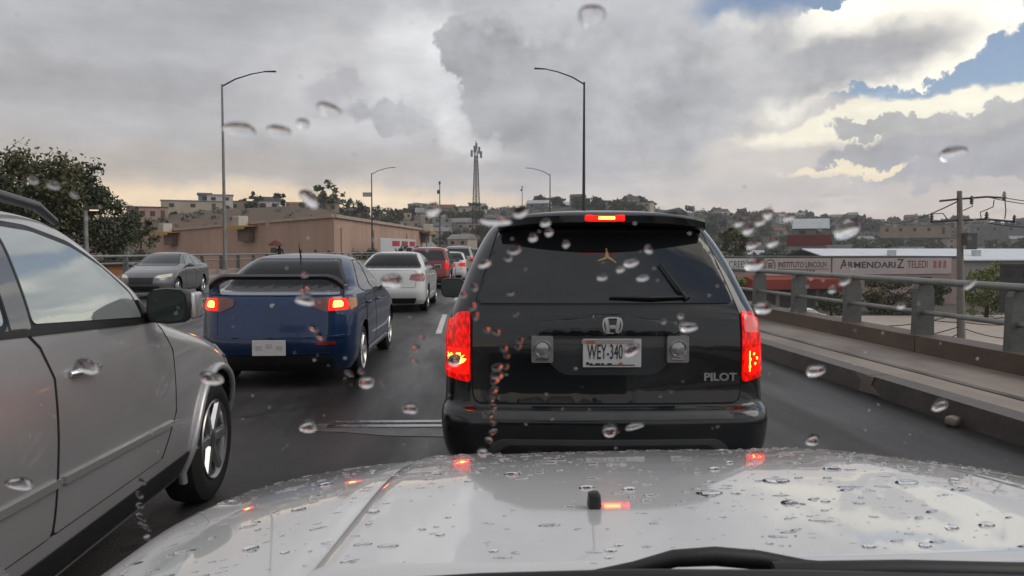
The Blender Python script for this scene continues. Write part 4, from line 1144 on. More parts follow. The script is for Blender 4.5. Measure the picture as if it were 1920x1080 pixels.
# cell tower
tD = 300
tb = hp(893, tD); tt = at(893, 268, Y=tD).z - tb[2]
tw = thing('cell_tower', 'tall lattice phone mast on the far hill left of the black suv', 'lattice mast', tb)
def leg(k, z): 
    rr_ = 1.7 * (1 - z / tt) + .5; a = R(90 + 120 * k); return Vector((math.cos(a) * rr_, math.sin(a) * rr_, z))
for k in range(3):
    q = MB(); q.tube([leg(k, -1), leg(k, tt * .5), leg(k, tt * .93)], .17, 6); q.build('leg', DARKST, tw)
zz = 0.0; i = 0
while zz < tt * .88:
    nz = zz + max(1.6, (2.3 * (1 - zz / tt) + .55) * 1.1)
    q = MB()
    for k in range(3):
        q.tube([leg(k, zz), leg((k + 1) % 3, min(nz, tt * .93))], .07, 5, cap=False); q.tube([leg((k + 1) % 3, zz), leg(k, min(nz, tt * .93))], .07, 5, cap=False)
        q.tube([leg(k, zz), leg((k + 1) % 3, zz)], .06, 5, cap=False)
    q.build('brace', DARKST, tw); zz = nz
for x, z in ((-1.7, .90), (1.9, .89), (.1, .965), (-.6, .94), (1.2, .93)):
    q = MB(); q.box((x * 1.0, -.9, tt * z), (.85, .5, 2.6)); q.build('antenna_panel', mat('antenna_grey', (.22, .22, .23), .5), tw, bevel=.08)
q = MB(); q.tube([(0, 0, tt * .9), (0, 0, tt * 1.02)], .16, 6); q.build('spike', DARKST, tw)
for px, D, pt, lab in ((825, 250, 340, 'thin mast with a small box left of the lattice mast'), (979, 430, 350, 'thin far mast above the left end of the suv roof')):
    b = hp(px, D); m_ = thing('antenna_mast', lab, 'mast', b); hgt = at(px, pt, Y=D).z - b[2]
    q = MB(); q.tube([(0, 0, -1), (0, 0, hgt)], [.3, .14], 6); q.build('pole', DARKST, m_)
    q = MB(); q.box((-.5, 0, hgt * .86), (.7, .5, 1.2)); q.box((0, 0, hgt * .98), (.6, .4, 1.0)); q.build('equipment_box', DARKST, m_)

# ------------------------------------------------------------------ utility pole and wires
UY = 33.0
ub = at(1808, 620, Y=UY)
POLE = mat('pole_concrete', (.23, .20, .18), .8, var=.2, vscale=2, bump=.3, bscale=15)
up = thing('utility_pole', 'weathered concrete utility pole with crossarms right of the railing', 'utility pole', (ub.x, UY, BASE))
zp = at(1799, 358, Y=UY).z - BASE
dxp = at(1799, 358, Y=UY).x - ub.x
q = MB(); q.tube([(.05, 0, -.3), (dxp * .5, 0, zp * .5), (dxp, 0, zp)], [.20, .165, .105], 12); q.build('pole', POLE, up, smooth=60)
def ul(px, py, Y=UY): 
    p_ = at(px, py, Y=Y); return Vector((p_.x - ub.x, Y - UY, p_.z - BASE))
q = MB(); q.tube([ul(1762, 377), ul(1800, 373), ul(1850, 369), ul(1884, 371)], .045, 8); q.build('upper_crossarm', DARKST, up)
q = MB(); q.tube([ul(1745, 416), ul(1790, 413), ul(1850, 411), ul(1905, 416)], .05, 8); q.build('lower_crossarm', DARKST, up)
INS = mat('insulator', (.07, .05, .045), .25, coat=.4)
for px, py in ((1747, 406), (1850, 404), (1883, 366), (1822, 374), (1902, 410)):
    c_ = ul(px, py); q = MB(); q.lathe([(-.22, .03), (-.2, .09), (-.13, .05), (-.1, .10), (-.03, .05), (0, .1), (.07, .05), (.1, .07), (.16, .03), (.2, 1e-4)], 'Z', 12, tuple(c_)); q.build('insulator', INS, up, smooth=60)
for pts in ([(1747, 401), (1768, 400), (1777, 412)], [(1840, 412), (1838, 398), (1862, 388), (1864, 375)], [(1884, 372), (1886, 395), (1884, 411)], [(1806, 395), (1823, 387), (1822, 376)]):
    q = MB(); q.tube([ul(a, b) for a, b in pts], .022, 6); q.build('jumper_wire', CABLE, up)
q = MB(); q.box(tuple(ul(1810, 452) + Vector((0, -.3, 0))), (.5, .35, .75)); q.build('equipment_box', mat('box_dark', (.10, .095, .09), .6), up, bevel=.03)
def wire(a, b, sag, label, r_=.018, n=14, group=None, name='power_line'):
    A, B_ = Vector(a), Vector(b); q = MB()
    q.tube([A.lerp(B_, i / n) - Vector((0, 0, sag * 4 * (i / n) * (1 - i / n))) for i in range(n + 1)], r_, 6)
    return tag(q.build(name, CABLE, smooth=60), label, 'power line', group)
W = lambda px, py, Y=UY: at(px, py, Y=Y)
wire(W(1797, 377), W(1652, 415, 95), .6, 'single wire running down left from the top of the utility pole', .03)
wire(W(1884, 371), W(2150, 366, 30), .3, 'upper wire leaving the utility pole to the right', .02)
wire(W(1850, 369), W(2150, 378, 30), .35, 'lower of the two wires leaving the upper crossarm to the right', .02)
wire(W(1850, 418), W(2150, 412, 30), .3, 'wire leaving the lower crossarm to the right', .02)
cab = [((1600, 608), (1790, 590), .25), ((1605, 638), (1806, 610), .25), ((1640, 655), (1806, 622), .3), ((1680, 660), (1806, 634), .3),
       ((1808, 596), (1990, 560), .35), ((1808, 604), (1990, 588), .3), ((1808, 616), (1990, 622), .4), ((1808, 640), (1990, 655), .45), ((1700, 668), (1806, 650), .15), ((1690, 584), (1806, 604), .15)]
for i, (a, b, s) in enumerate(cab):
    wire(W(*a), W(*b), s, 'black telephone cable sagging %s of the utility pole below the railing' % ('left' if i in (0, 1, 2, 3, 8, 9) else 'right'), .022, group='sagging cables %s of the pole' % ('left' if i in (0, 1, 2, 3, 8, 9) else 'right'), name='telephone_cable')
# ------------------------------------------------------------------ vehicle materials
def paint(name, col, metal=0.35, rough=0.32, var=.06):
    return mat(name, col, rough, metal, coat=1.0, var=var, vscale=1.2, rvar=.06)
GLASS = mat('tinted_glass', (.012, .013, .014), .03, spec=.6, coat=.3)
GLASS_B = mat('dark_rear_glass', (.010, .011, .012), .06, spec=.12)
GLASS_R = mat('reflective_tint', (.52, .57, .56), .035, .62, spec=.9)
GLASS_C = mat('car_glass', (.05, .055, .06), .03, spec=1.0, coat=.5)
BLACKP = mat('black_plastic', (.014, .014, .015), .45, var=.2, vscale=8)
GREYP = mat('grey_plastic', (.055, .057, .058), .55, var=.15, vscale=8)
GAP = mat('panel_gap', (.004, .004, .004), .8)
WELL = mat('wheel_well', (.010, .010, .010), .9)
CHROME = mat('chrome', (.80, .80, .80), .16, 1.0)
ALLOY = mat('alloy', (.42, .42, .42), .28, .9, var=.1, vscale=9)
PLATE = mat('plate_white', (.62, .61, .60), .45, var=.06, vscale=12)
INKP2 = mat('plate_ink', (.015, .015, .018), .5)
RED_ON = mat('tail_lens_lit', (.16, .002, .001), .15, spec=.3, coat=.25, emit=(1, .004, .001), estr=.75, epat=.55)
RED_BRIGHT = mat('brake_lens_lit', (.16, .002, .001), .15, spec=.3, coat=.25, emit=(1, .004, .001), estr=3.4, epat=.5)
CORE = mat('brake_bulb', (.9, .5, .1), .3, emit=(1, .42, .05), estr=6)
CORE_W = mat('brake_bulb_core', (.9, .7, .3), .3, emit=(1, .88, .42), estr=5.0)
RED_MID = mat('brake_lens_right', (.16, .002, .001), .15, spec=.3, coat=.25, emit=(1, .006, .002), estr=1.7, epat=.6)
RED_OFF = mat('tail_lens', (.22, .012, .012), .12, coat=1, var=.2, vscale=14)
RED_DULL = mat('tail_lens_dull', (.16, .045, .03), .15, coat=1, var=.3, vscale=10)
AMBER = mat('amber_lens', (.5, .18, .03), .15, coat=1)
LENSC = mat('clear_lens', (.35, .35, .34), .08, .3, coat=1, var=.3, vscale=25)
HEADL = mat('headlamp', (.55, .53, .40), .12, .3, coat=1, emit=(1, .9, .55), estr=.12)
MIRG = mat('mirror_glass', (.10, .125, .12), .06, .5)

def mirror_y(poly): return [(-x, z) for x, z in poly][::-1]

def star(cx, cz, r0, r1, n, seed=0):
    rg_ = random.Random(seed); out = []
    for k in range(2 * n):
        a = math.pi * k / n; r_ = (r1 * rg_.uniform(.6, 1.0)) if k % 2 else r0
        out.append((cx + math.cos(a) * r_, cz + math.sin(a) * r_))
    return out

def plate(root, B, x, z, w=.31, h=.155, s=None, tilt=0.0):
    y = B.rear_y(x, z) - .022
    q = MB(); q.box((x, y, z), (w, .008, h)); o = q.build('license_plate', PLATE, root, bevel=.003)
    if s: text('lettering', s, h * .74, INKP2, o, (x - w * .12, y - .006, z + h * .02), ext=.001, sx=.42)
    return o, y

def side_mirror(root, B, y, z, side, m, sz=(.20, .16, .15), glass=MIRG, stalk=.05, dark=True):
    x = B.side_x(y, z)
    q = MB(); cx = x + stalk + sz[0] / 2
    n = 12; prof = []
    for k in range(n):      # shell: rounded box that narrows to the front
        a = 2 * math.pi * k / n; prof.append((abs(math.cos(a)) ** .55 * math.copysign(1, math.cos(a)), abs(math.sin(a)) ** .55 * math.copysign(1, math.sin(a))))
    rows = [(-sz[1] * .5, .96), (-sz[1] * .3, 1.0), (sz[1] * .1, .95), (sz[1] * .38, .72), (sz[1] * .5, .35)]
    for dy_, s_ in rows:
        for a, b in prof: q.v.append((side * (cx + a * sz[0] / 2 * s_), y + dy_, z + b * sz[2] / 2 * s_))
    for i in range(len(rows) - 1):
        for k in range(n): q.f.append((i * n + k, i * n + (k + 1) % n, (i + 1) * n + (k + 1) % n, (i + 1) * n + k))
    q.f.append(tuple(range(n))); q.f.append(tuple((len(rows) - 1) * n + k for k in range(n)))
    o = q.build('side_mirror', m, root, smooth=45)
    q = MB(); q.prism([(side * (cx + a * sz[0] * .44), z + b * sz[2] * .42) for a, b in prof], 'Y', y - sz[1] * .5 - .006, y - sz[1] * .5 + .01); q.build('mirror_glass', glass, o, smooth=30)
    q = MB(); q.box((side * (x + stalk * .4), y + .02, z - sz[2] * .30), (stalk * 1.6 + .06, .07, .05)); q.build('mirror_stalk', BLACKP, o, bevel=.01)
    return o

def window(root, B, poly, axis, g=GLASS, name='window', trim=True, rnd_=.03, grow=.022, off=.006, tm=None):  # glass set proud of its black rim
    poly = round_poly(poly, rnd_) if rnd_ else poly
    o = B.patch(name, poly, axis, g, root, off=off, back=.004, maxlen=.045 if axis in ('rear', 'front') else .07)
    if trim: B.patch('window_trim', ring(poly, grow), axis, tm or BLACKP, o, off=off * .45, back=.004, maxlen=.09)
    return o

def door(root, B, poly, axis, m, label=None, off=.004, rnd_=.05):
    poly = round_poly(poly, rnd_)
    o = B.patch('door', poly, axis, m, root, off=off, back=.004, maxlen=.06, label=label)
    B.patch('shut_line', ring(poly, .007), axis, GAP, o, off=off * .35, back=.004, maxlen=.08)
    return o

def handle(parent, B, y0, y1, z, side, m):
    q = MB(); n = 7
    pts = []
    for i in range(n + 1):
        y = y0 + (y1 - y0) * i / n; x = B.side_x(y, z); o_ = .012 + .030 * math.sin(math.pi * i / n) ** .6
        pts.append((side * (x + o_), y, z + .006 * math.sin(math.pi * i / n)))
    q.tube(pts, [.012] + [.016] * (n - 1) + [.012], 8)
    return q.build('handle', m, parent, smooth=60)

# ------------------------------------------------------------------ black suv right ahead
PB = mat('black_suv_paint', (.0105, .0125, .014), .25, .15, spec=.2, coat=1.0, var=.06, vscale=1.2)
sv = thing('suv', 'black suv stopped right ahead with its brake lights on', 'car', (at(1143, 655, Y=4.24).x, 4.24, 0), R(-4.0))
B = Body([
    (.20, .16, 4.60, .86, .16, .4, .04, .20), (.30, .05, 4.72, .93, .16, .4, .05, .22), (.42, .0, 4.77, .972, .17, .4, .06, .24), (.55, .0, 4.77, .985, .17, .4, .06, .24),
    (.605, .02, 4.76, .978, .17, .4, .06, .24), (.645, .085, 4.75, .962, .15, .4, .05, .24), (.80, .10, 4.72, .957, .15, .38, .05, .24), (.98, .105, 4.55, .952, .15, .36, .05, .24),
    (1.06, .115, 4.2, .945, .15, .34, .05, .25), (1.12, .125, 3.8, .936, .15, .30, .05, .26), (1.17, .14, 3.55, .922, .15, .28, .05, .27), (1.24, .175, 3.35, .892, .15, .26, .05, .27),
    (1.45, .30, 2.98, .808, .14, .22, .06, .25), (1.62, .41, 2.65, .722, .14, .22, .07, .22), (1.70, .47, 2.42, .655, .14, .22, .07, .22), (1.745, .58, 2.25, .55, .14, .22, .07, .2),
    (1.768, .80, 2.05, .40, .14, .2, .07, .15), (1.778, 1.1, 1.8, .16, .06, .06, .04, .05)], L=4.77, taper_f=.07, taper_r=.025)
B.mesh('body', PB, sv, wells=[(.98, .37), (3.68, .37)], well_r=.435, well_w=.26, well_mat=WELL)
put_wheels(sv, B, (.98, 3.68), .37, .235, 5, .22, ALLOY)
tgp = round_poly([(-.765, .655), (.765, .655), (.778, .80), (.775, 1.16), (.62, 1.685), (-.62, 1.685), (-.775, 1.16), (-.778, .80)], .05)
tg = B.patch('tailgate', tgp, 'rear', PB, sv, off=.006, back=.004, maxlen=.06)
B.patch('shut_line', ring(tgp, .009), 'rear', GAP, tg, off=.002, back=.004, maxlen=.08)
rw = window(sv, B, [(-.735, 1.225), (.735, 1.225), (.735, 1.26), (.605, 1.64), (-.605, 1.64), (-.735, 1.26)], 'rear', GLASS, 'rear_window', rnd_=.06, grow=.018, off=.014)
# sticker: leaping figure
GOLD = mat('gold_sticker', (.42, .27, .12), .5)
sc_ = .011
fig = [(0, 5.2), (.5, 5.0), (.55, 4.4), (.35, 4.0), (.9, 3.4), (.95, 2.4), (1.3, 1.4), (2.6, .6), (4.2, -.9), (4.5, -1.3), (4.0, -1.35), (2.4, -.3), (.9, .35), (.2, .75), (-.8, .2), (-2.2, .0), (-4.0, -.55), (-4.4, -.5), (-4.3, -.15), (-2.4, .65), (-1.0, 1.1), (-.55, 2.0), (-.5, 3.0), (-.05, 3.8), (-.25, 4.6)]
B.patch('window_sticker', [(.02 + x * sc_ * 1.15, 1.475 + z * sc_ * 1.25) for x, z in fig], 'rear', GOLD, rw, off=.0175, back=-.0145, maxlen=.03)
# wiper
q = MB()
def rp(x, z, o_): return (x, B.rear_y(x, z) - o_, z)
q.tube([rp(.02, 1.262, .03), rp(.25, 1.258, .035), rp(.49, 1.262, .03)], [.008, .014, .008], 6); q.build('wiper_blade', BLACKP, sv)
q = MB(); q.tube([rp(.47, 1.25, .03), rp(.42, 1.32, .045), rp(.33, 1.46, .04)], [.014, .010, .006], 6); q.build('wiper_arm', BLACKP, sv)
# roof spoiler with the high brake light
q = MB(); NX = 24
for i in range(NX + 1):
    x = -.63 + 1.26 * i / NX; e = (x / .63) ** 2
    ye = .235 + .15 * e; zt_ = 1.752 - .036 * e * e
    pr = [(ye + .5, zt_ + .02 - .015 * e), (ye + .16, zt_ + .022 - .02 * e), (ye + .02, zt_ + .004), (ye, zt_ - .014), (ye + .006, zt_ - .052), (ye + .05, zt_ - .066), (ye + .25, zt_ - .078)]
    q.v += [(x, y, z) for y, z in pr]
for i in range(NX):
    for k in range(6): q.f.append((i * 7 + k, i * 7 + k + 1, (i + 1) * 7 + k + 1, (i + 1) * 7 + k))
    q.f.append((i * 7 + 6, i * 7, (i + 1) * 7, (i + 1) * 7 + 6))
q.f.append(tuple(range(7))); q.f.append(tuple(NX * 7 + k for k in range(7)))
sp = q.build('roof_spoiler', PB, sv, smooth=40)
q = MB(); q.box((0, .2475, 1.722), (.235, .03, .036)); q.build('high_brake_light', RED_BRIGHT, sv, bevel=.008)
q = MB(); q.box((.01, .2400, 1.722), (.10, .02, .020)); q.build('bulb_glow', CORE, sv, bevel=.006)
# tail lights
for s in (1, -1):
    fx = (lambda p_: p_) if s > 0 else mirror_y
    root_l = B.patch('tail_light', round_poly(fx([(.788, .77), (.945, .795), (.945, 1.02), (.925, 1.10), (.868, 1.17), (.792, 1.18)]), .02), 'rear', RED_ON, sv, off=.016, back=.01, maxlen=.05)
    B.patch('brake_lens', round_poly(fx([(.796, .815), (.938, .83), (.940, .965), (.796, .965)]), .025), 'rear', RED_BRIGHT if s < 0 else RED_MID, root_l, off=.022, back=-.015, maxlen=.05)
    axn = 'right' if s > 0 else 'left'
    B.patch('side_lens', round_poly([(.20, .81), (.40, .86), (.44, 1.0), (.40, 1.09), (.24, 1.14), (.20, 1.1)], .03), axn, RED_ON, root_l, off=.010, back=.01, maxlen=.05)
    B.patch('reverse_lens', round_poly(fx([(.80, 1.06), (.925, 1.05), (.912, 1.095), (.862, 1.15), (.80, 1.162)]), .015), 'rear', mat('sky_sheen_lens', (.42, .11, .11), .12, coat=1, emit=(1, .06, .04), estr=.35) if s > 0 else RED_ON, root_l, off=.022, back=-.015, maxlen=.05)  # sky reflection put into the right lens as a pink tint
    if s < 0:
        B.patch('bulb_glow', fx(star(.852, .905, .014, .048, 9, 3)), 'rear', CORE, root_l, off=.026, back=-.022, maxlen=.05)
        B.patch('bulb_core', fx(star(.855, .902, .006, .022, 7, 4)), 'rear', CORE_W, root_l, off=.030, back=-.026, maxlen=.05)
        B.patch('bulb_glow', fx(star(.915, .91, .010, .032, 8, 5)), 'rear', CORE, root_l, off=.026, back=-.022, maxlen=.05)
    else:
        for k, (x, z) in enumerate(((.835, .90), (.832, .86), (.86, .93), (.87, .875), (.885, .905))):
            B.patch('bulb_glow', fx(star(x, z, .003, .011, 5, 10 + k)), 'rear', CORE, root_l, off=.026, back=-.022, maxlen=.05)
        B.patch('reflector_rib', [(.828, .83), (.832, .83), (.833, .95), (.829, .95)], 'rear', CORE, root_l, off=.026, back=-.022)
# handle bar, plate recess, plate, emblem, name badge, add-on lamps
rc = B.patch('plate_recess', round_poly([(-.40, 1.05), (.42, 1.05), (.40, .93), (.28, .815), (-.26, .815), (-.38, .93)], .05), 'rear', mat('recess_paint', (.026, .030, .032), .35, coat=.6), tg, off=.010, back=-.004, maxlen=.06)
hb = B.patch('garnish_bar', round_poly([(-.41, 1.045), (.43, 1.045), (.41, 1.125), (.16, 1.145), (.09, 1.165), (-.07, 1.165), (-.14, 1.145), (-.39, 1.125)], .02), 'rear', PB, sv, off=.045, back=.004, maxlen=.05, bulge=.008)
pl, py_ = plate(sv, B, .025, .945, .335, .165, 'WEY-340')
q = MB(); y_ = py_ - .0055
q.box((.025, y_, .876), (.26, .002, .005)); q.box((-.115, y_, .885), (.016, .002, .016)); q.build('plate_print', INKP2, pl)
q = MB(); q.box((.0, y_, 1.010), (.30, .002, .022)); q.build('plate_band', mat('plate_band', (.38, .33, .33), .5), pl)
q = MB(); q.box((.075, y_ - .001, .884), (.022, .002, .014)); q.box((-.10, y_ - .001, 1.008), (.05, .002, .016)); q.build('plate_mark', mat('plate_mark', (.45, .13, .06), .5), pl)
for k, x in enumerate((-.125, -.088, -.06, -.02)):
    q = MB(); q.box((x + .03, y_ - .001, .883), (.018 + .008 * (k % 2), .002, .008)); q.build('plate_mark', INKP2, pl)
# emblem: rounded frame with an H inside
em = MB(); ey = B.rear_y(.03, 1.10) - .058
fr = [(.052, .042), (.060, .01), (.052, -.03), (.036, -.046), (-.036, -.046), (-.052, -.03), (-.060, .01), (-.052, .042), (-.03, .050), (.03, .050)]
fr = round_poly(fr, .016)
inn = [(x * .84, z * .84) for x, z in fr]
n_ = len(fr); cx_, cz_ = .025, 1.103
for pp_, yy in ((fr, ey), (inn, ey - .006)): pass
for i in range(n_):
    j = (i + 1) % n_
    a, b, c_, d = fr[i], fr[j], inn[j], inn[i]
    em.add([(cx_ + a[0], ey, cz_ + a[1]), (cx_ + b[0], ey, cz_ + b[1]), (cx_ + c_[0], ey, cz_ + c_[1]), (cx_ + d[0], ey, cz_ + d[1]),
            (cx_ + a[0], ey + .02, cz_ + a[1]), (cx_ + b[0], ey + .02, cz_ + b[1]), (cx_ + c_[0], ey + .02, cz_ + c_[1]), (cx_ + d[0], ey + .02, cz_ + d[1])],
           [(0, 1, 2, 3), (0, 4, 5, 1), (2, 6, 7, 3)])
for s in (1, -1):
    em.prism([(cx_ + s * .016, cz_ - .040), (cx_ + s * .033, cz_ - .040), (cx_ + s * .047, cz_ + .042), (cx_ + s * .026, cz_ + .042), (cx_ + s * .019, cz_ - .004)], 'Y', ey - .003, ey + .015)
em.add([(cx_ - .021, ey - .003, cz_ - .016), (cx_ + .021, ey - .003, cz_ - .016), (cx_ + .024, ey - .003, cz_ + .004), (cx_ - .024, ey - .003, cz_ + .004)], [(0, 1, 2, 3)])
em.build('emblem', CHROME, sv, smooth=30)
text('lettering', 'PILOT', .062, CHROME, sv, (.655, B.rear_y(.655, .80) - .012, .80), ext=.004, sx=1.15, bold=.002)
for x in (-.375, .40):
    lp = MB(); yb = B.rear_y(x, .97)
    lp.prism(round_poly([(x - .062, .892), (x + .062, .892), (x + .062, 1.045), (x - .062, 1.045)], .012), 'Y', yb - .052, yb)
    l_ = lp.build('add_on_lamp', mat('lamp_casing', (.30, .29, .275), .35, .4, coat=.5), sv, smooth=35)
    q = MB(); q.lathe([(-.055, .052), (-.060, .050), (-.066, .047), (-.060, .043), (-.055, .043)], 'Y', 28, (x, yb, .972)); q.build('lamp_ring', CHROME, l_, smooth=30)
    q = MB(); q.lathe([(-.0535, .043), (-.060, .034), (-.064, .016), (-.065, 1e-4)], 'Y', 24, (x, yb, .972)); q.build('lamp_lens', LENSC, l_, smooth=60)
    q = MB(); q.box((x, yb - .056, .972 - .058), (.07, .01, .010)); q.build('lamp_bracket', CHROME, l_)
# bumper pieces
B.patch('step_pad', round_poly([(-.72, .575), (.72, .575), (.72, .618), (-.72, .618)], .015), 'rear', GREYP, sv, off=.006, back=.01, maxlen=.08)
ins = B.patch('bumper_insert', round_poly([(-.72, .26), (.72, .26), (.68, .42), (.62, .462), (-.62, .462), (-.68, .42)], .05), 'rear', GREYP, sv, off=.014, back=.01, maxlen=.08)
inner = B.patch('bumper_recess', round_poly([(-.66, .24), (.66, .24), (.62, .40), (.57, .432), (-.57, .432), (-.62, .40)], .05), 'rear', BLACKP, ins, off=.017, back=-.01, maxlen=.08)
for x in (-.42, -.14, .14, .42):
    B.patch('recess_rib', round_poly([(x - .055, .27), (x + .055, .27), (x + .045, .40), (x - .045, .40)], .02), 'rear', GREYP, ins, off=.021, back=-.012, maxlen=.08)
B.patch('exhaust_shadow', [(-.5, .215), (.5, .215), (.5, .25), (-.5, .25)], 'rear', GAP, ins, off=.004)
for s, axn in ((1, 'right'), (-1, 'left')):
    window(sv, B, [(.52, 1.27), (1.42, 1.235), (1.42, 1.60), (.72, 1.62)], axn, GLASS, 'side_window')
    window(sv, B, [(1.50, 1.235), (2.30, 1.22), (2.20, 1.60), (1.50, 1.60)], axn, GLASS, 'side_window')
    window(sv, B, [(2.38, 1.22), (3.02, 1.21), (2.55, 1.56), (2.30, 1.60)], axn, GLASS, 'side_window')
    d1 = door(sv, B, [(1.46, .52), (2.33, .52), (2.33, 1.17), (1.46, 1.17)], axn, PB); handle(d1, B, 1.55, 1.75, 1.02, s, PB)
    d2 = door(sv, B, [(2.37, .52), (3.22, .52), (3.22, 1.15), (2.37, 1.17)], axn, PB); handle(d2, B, 2.45, 2.65, 1.02, s, PB)
    B.patch('side_moulding', [(1.42, .62), (3.2, .62), (3.2, .70), (1.42, .70)], axn, BLACKP, sv, off=.02, back=.01)
    side_mirror(sv, B, 3.02, 1.18, s, BLACKP, (.23, .16, .19), stalk=.06)
    q = MB(); x = .60
    q.tube([(s * x, .70, 1.71), (s * x, .80, 1.765), (s * x, .98, 1.800), (s * x, 1.6, 1.808), (s * x, 2.2, 1.785), (s * x, 2.42, 1.72)], [.018, .026, .026, .024, .024, .018], 8); q.build('roof_rail', BLACKP, sv, smooth=60)
B.patch('windscreen', [(-.66, 1.24), (.66, 1.24), (.55, 1.62), (-.55, 1.62)], 'front', GLASS_C, sv, off=.006)
for s in (1, -1):
    fx = (lambda p_: p_) if s > 0 else mirror_y
    B.patch('headlight', fx([(.45, .78), (.80, .80), (.78, .95), (.45, .93)]), 'front', HEADL, sv, off=.01)

# ------------------------------------------------------------------ silver crossover alongside at the left
SV = paint('silver_paint', (.52, .52, .52), .6, .36)
mu = thing('crossover', 'silver crossover alongside on the left reflecting blue sky in its window', 'car', (-2.40, .98, 0), R(-.3))
B = Body([
    (.26, .15, 4.55, .84, .2, .45, .05, .22), (.34, .05, 4.68, .885, .2, .45, .06, .24), (.42, .02, 4.72, .92, .2, .45, .06, .24), (.60, .0, 4.76, .942, .2, .46, .06, .24), (.70, .0, 4.76, .944, .2, .46, .06, .24),
    (.82, .0, 4.72, .942, .2, .48, .06, .26), (.93, .03, 4.55, .935, .2, .5, .06, .30), (1.02, .06, 4.25, .925, .2, .5, .06, .32), (1.09, .09, 3.92, .915, .2, .45, .06, .33), (1.15, .12, 3.66, .905, .2, .4, .06, .33), (1.22, .15, 3.48, .893, .2, .34, .06, .32),
    (1.33, .24, 3.32, .865, .2, .30, .06, .30), (1.45, .34, 3.11, .825, .2, .28, .06, .30), (1.55, .43, 2.93, .785, .2, .27, .06, .28), (1.63, .52, 2.76, .735, .2, .26, .06, .26), (1.675, .62, 2.60, .67, .2, .24, .06, .24),
    (1.70, .80, 2.35, .54, .16, .2, .06, .18), (1.712, 1.1, 2.0, .25, .08, .08, .04, .06)], L=4.77, taper_f=.055, taper_r=.04)
B.mesh('body', SV, mu, wells=[(.95, .37), (3.83, .37)], well_r=.43, well_w=.28, well_mat=WELL)
put_wheels(mu, B, (.95, 3.83), .375, .235, 6, .245, ALLOY, inset=.012)
for s, axn in ((1, 'right'), (-1, 'left')):
    fd = door(mu, B, [(1.88, .50), (2.90, .50), (3.08, .70), (3.10, 1.02), (2.98, 1.175), (1.83, 1.245), (1.90, 1.18), (1.955, 1.06), (1.93, .85)], axn, SV, off=.005, rnd_=.03)
    rd = door(mu, B, [(1.20, .50), (1.865, .50), (1.915, .85), (1.94, 1.06), (1.885, 1.18), (1.81, 1.247), (1.0, 1.28), (.98, 1.1), (1.30, .85)], axn, SV, off=.005, rnd_=.03)
    B.patch('shut_line', strip2d([(1.820, 1.246), (1.893, 1.18), (1.948, 1.06), (1.922, .85), (1.873, .50)], .013), axn, GAP, fd, off=.0068, back=-.003, maxlen=.06)
    B.patch('shut_line', strip2d([(2.985, 1.172), (3.105, 1.02), (3.085, .70), (2.91, .50)], .006), axn, GAP, fd, off=.0068, back=-.003, maxlen=.06)
    handle(fd, B, 2.05, 2.27, 1.06, s, CHROME if s > 0 else SV); handle(rd, B, 1.10, 1.30, 1.09, s, CHROME)
    q = MB(); q.lathe([(-.012, .055), (0, .05), (.002, 1e-4)], 'X', 16, (s * (B.side_x(2.13, 1.06) + .006), 2.13, 1.055)); q.build('handle_cup', mat('silver_shadow', (.20, .195, .19), .4, .4), fd, smooth=60)
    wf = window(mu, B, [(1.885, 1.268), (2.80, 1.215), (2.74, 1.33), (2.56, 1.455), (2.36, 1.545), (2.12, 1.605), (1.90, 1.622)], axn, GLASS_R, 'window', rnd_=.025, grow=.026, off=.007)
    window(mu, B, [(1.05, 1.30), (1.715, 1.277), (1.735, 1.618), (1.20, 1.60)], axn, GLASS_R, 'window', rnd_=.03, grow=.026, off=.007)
    B.patch('b_pillar_cover', [(1.74, 1.262), (1.86, 1.256), (1.875, 1.64), (1.76, 1.64)], axn, mat('pillar_grey', (.13, .135, .14), .25, .2, coat=1), mu, off=.010, back=.004)
    B.patch('belt_moulding', [(.95, 1.272), (2.92, 1.176), (2.92, 1.200), (.95, 1.296)], axn, BLACKP, mu, off=.012, back=.004)
    B.patch('mirror_corner', round_poly([(2.80, 1.19), (3.02, 1.18), (2.80, 1.30)], .01), axn, BLACKP, mu, off=.012, back=.004)
    # sill and body moulding
    B.patch('side_moulding', [(1.16, .688), (1.90, .672), (1.90, .700), (1.16, .716)], axn, mat('moulding_silver', (.42, .41, .40), .25, .5, coat=1), rd, off=.020, back=.0)
    B.patch('side_moulding', [(1.935, .670), (3.04, .640), (3.04, .664), (1.935, .698)], axn, mat('moulding_silver', (.42, .41, .40), .25, .5, coat=1), fd, off=.020, back=.0)
    B.patch('sill_cover', round_poly([(1.30, .29), (3.34, .29), (3.34, .43), (1.30, .43)], .03), axn, BLACKP, mu, off=.008, back=.01)
    # arch lip
    q = MB(); pts = []
    for k in range(27):
        a = R(-18 + 216 * k / 26); y, z = 3.83 + .452 * math.cos(a), .37 + .452 * math.sin(a)
        pts.append((s * (B.side_x(y, max(z, .3)) + .006), y, z))
    q.tube(pts, .024, 8); q.build('arch_lip', SV, mu, smooth=60)
    q = MB(); q.box((s * (B.side_x(2.88, 1.265) + .05 + .195), 2.915, 1.262), (.03, .13, .13)); q.build('mirror_cap', SV, mu, bevel=.014, smooth=60)
    side_mirror(mu, B, 2.88, 1.265, s, BLACKP, (.20, .17, .175), stalk=.05, glass=mat('mirror_dark', (.035, .045, .042), .08, spec=.3))
    q = MB(); x = .665
    q.tube([(s * (x - .02), .95, 1.67), (s * (x - .01), 1.08, 1.73), (s * x, 1.4, 1.755), (s * x, 2.0, 1.75), (s * x, 2.35, 1.715), (s * (x - .01), 2.52, 1.655)], [.02, .025, .024, .024, .022, .016], 8)
    q.build('roof_rail', mat('rail_grey', (.10, .10, .105), .35, .5), mu, smooth=60)
    fx = (lambda p_: p_) if s > 0 else mirror_y
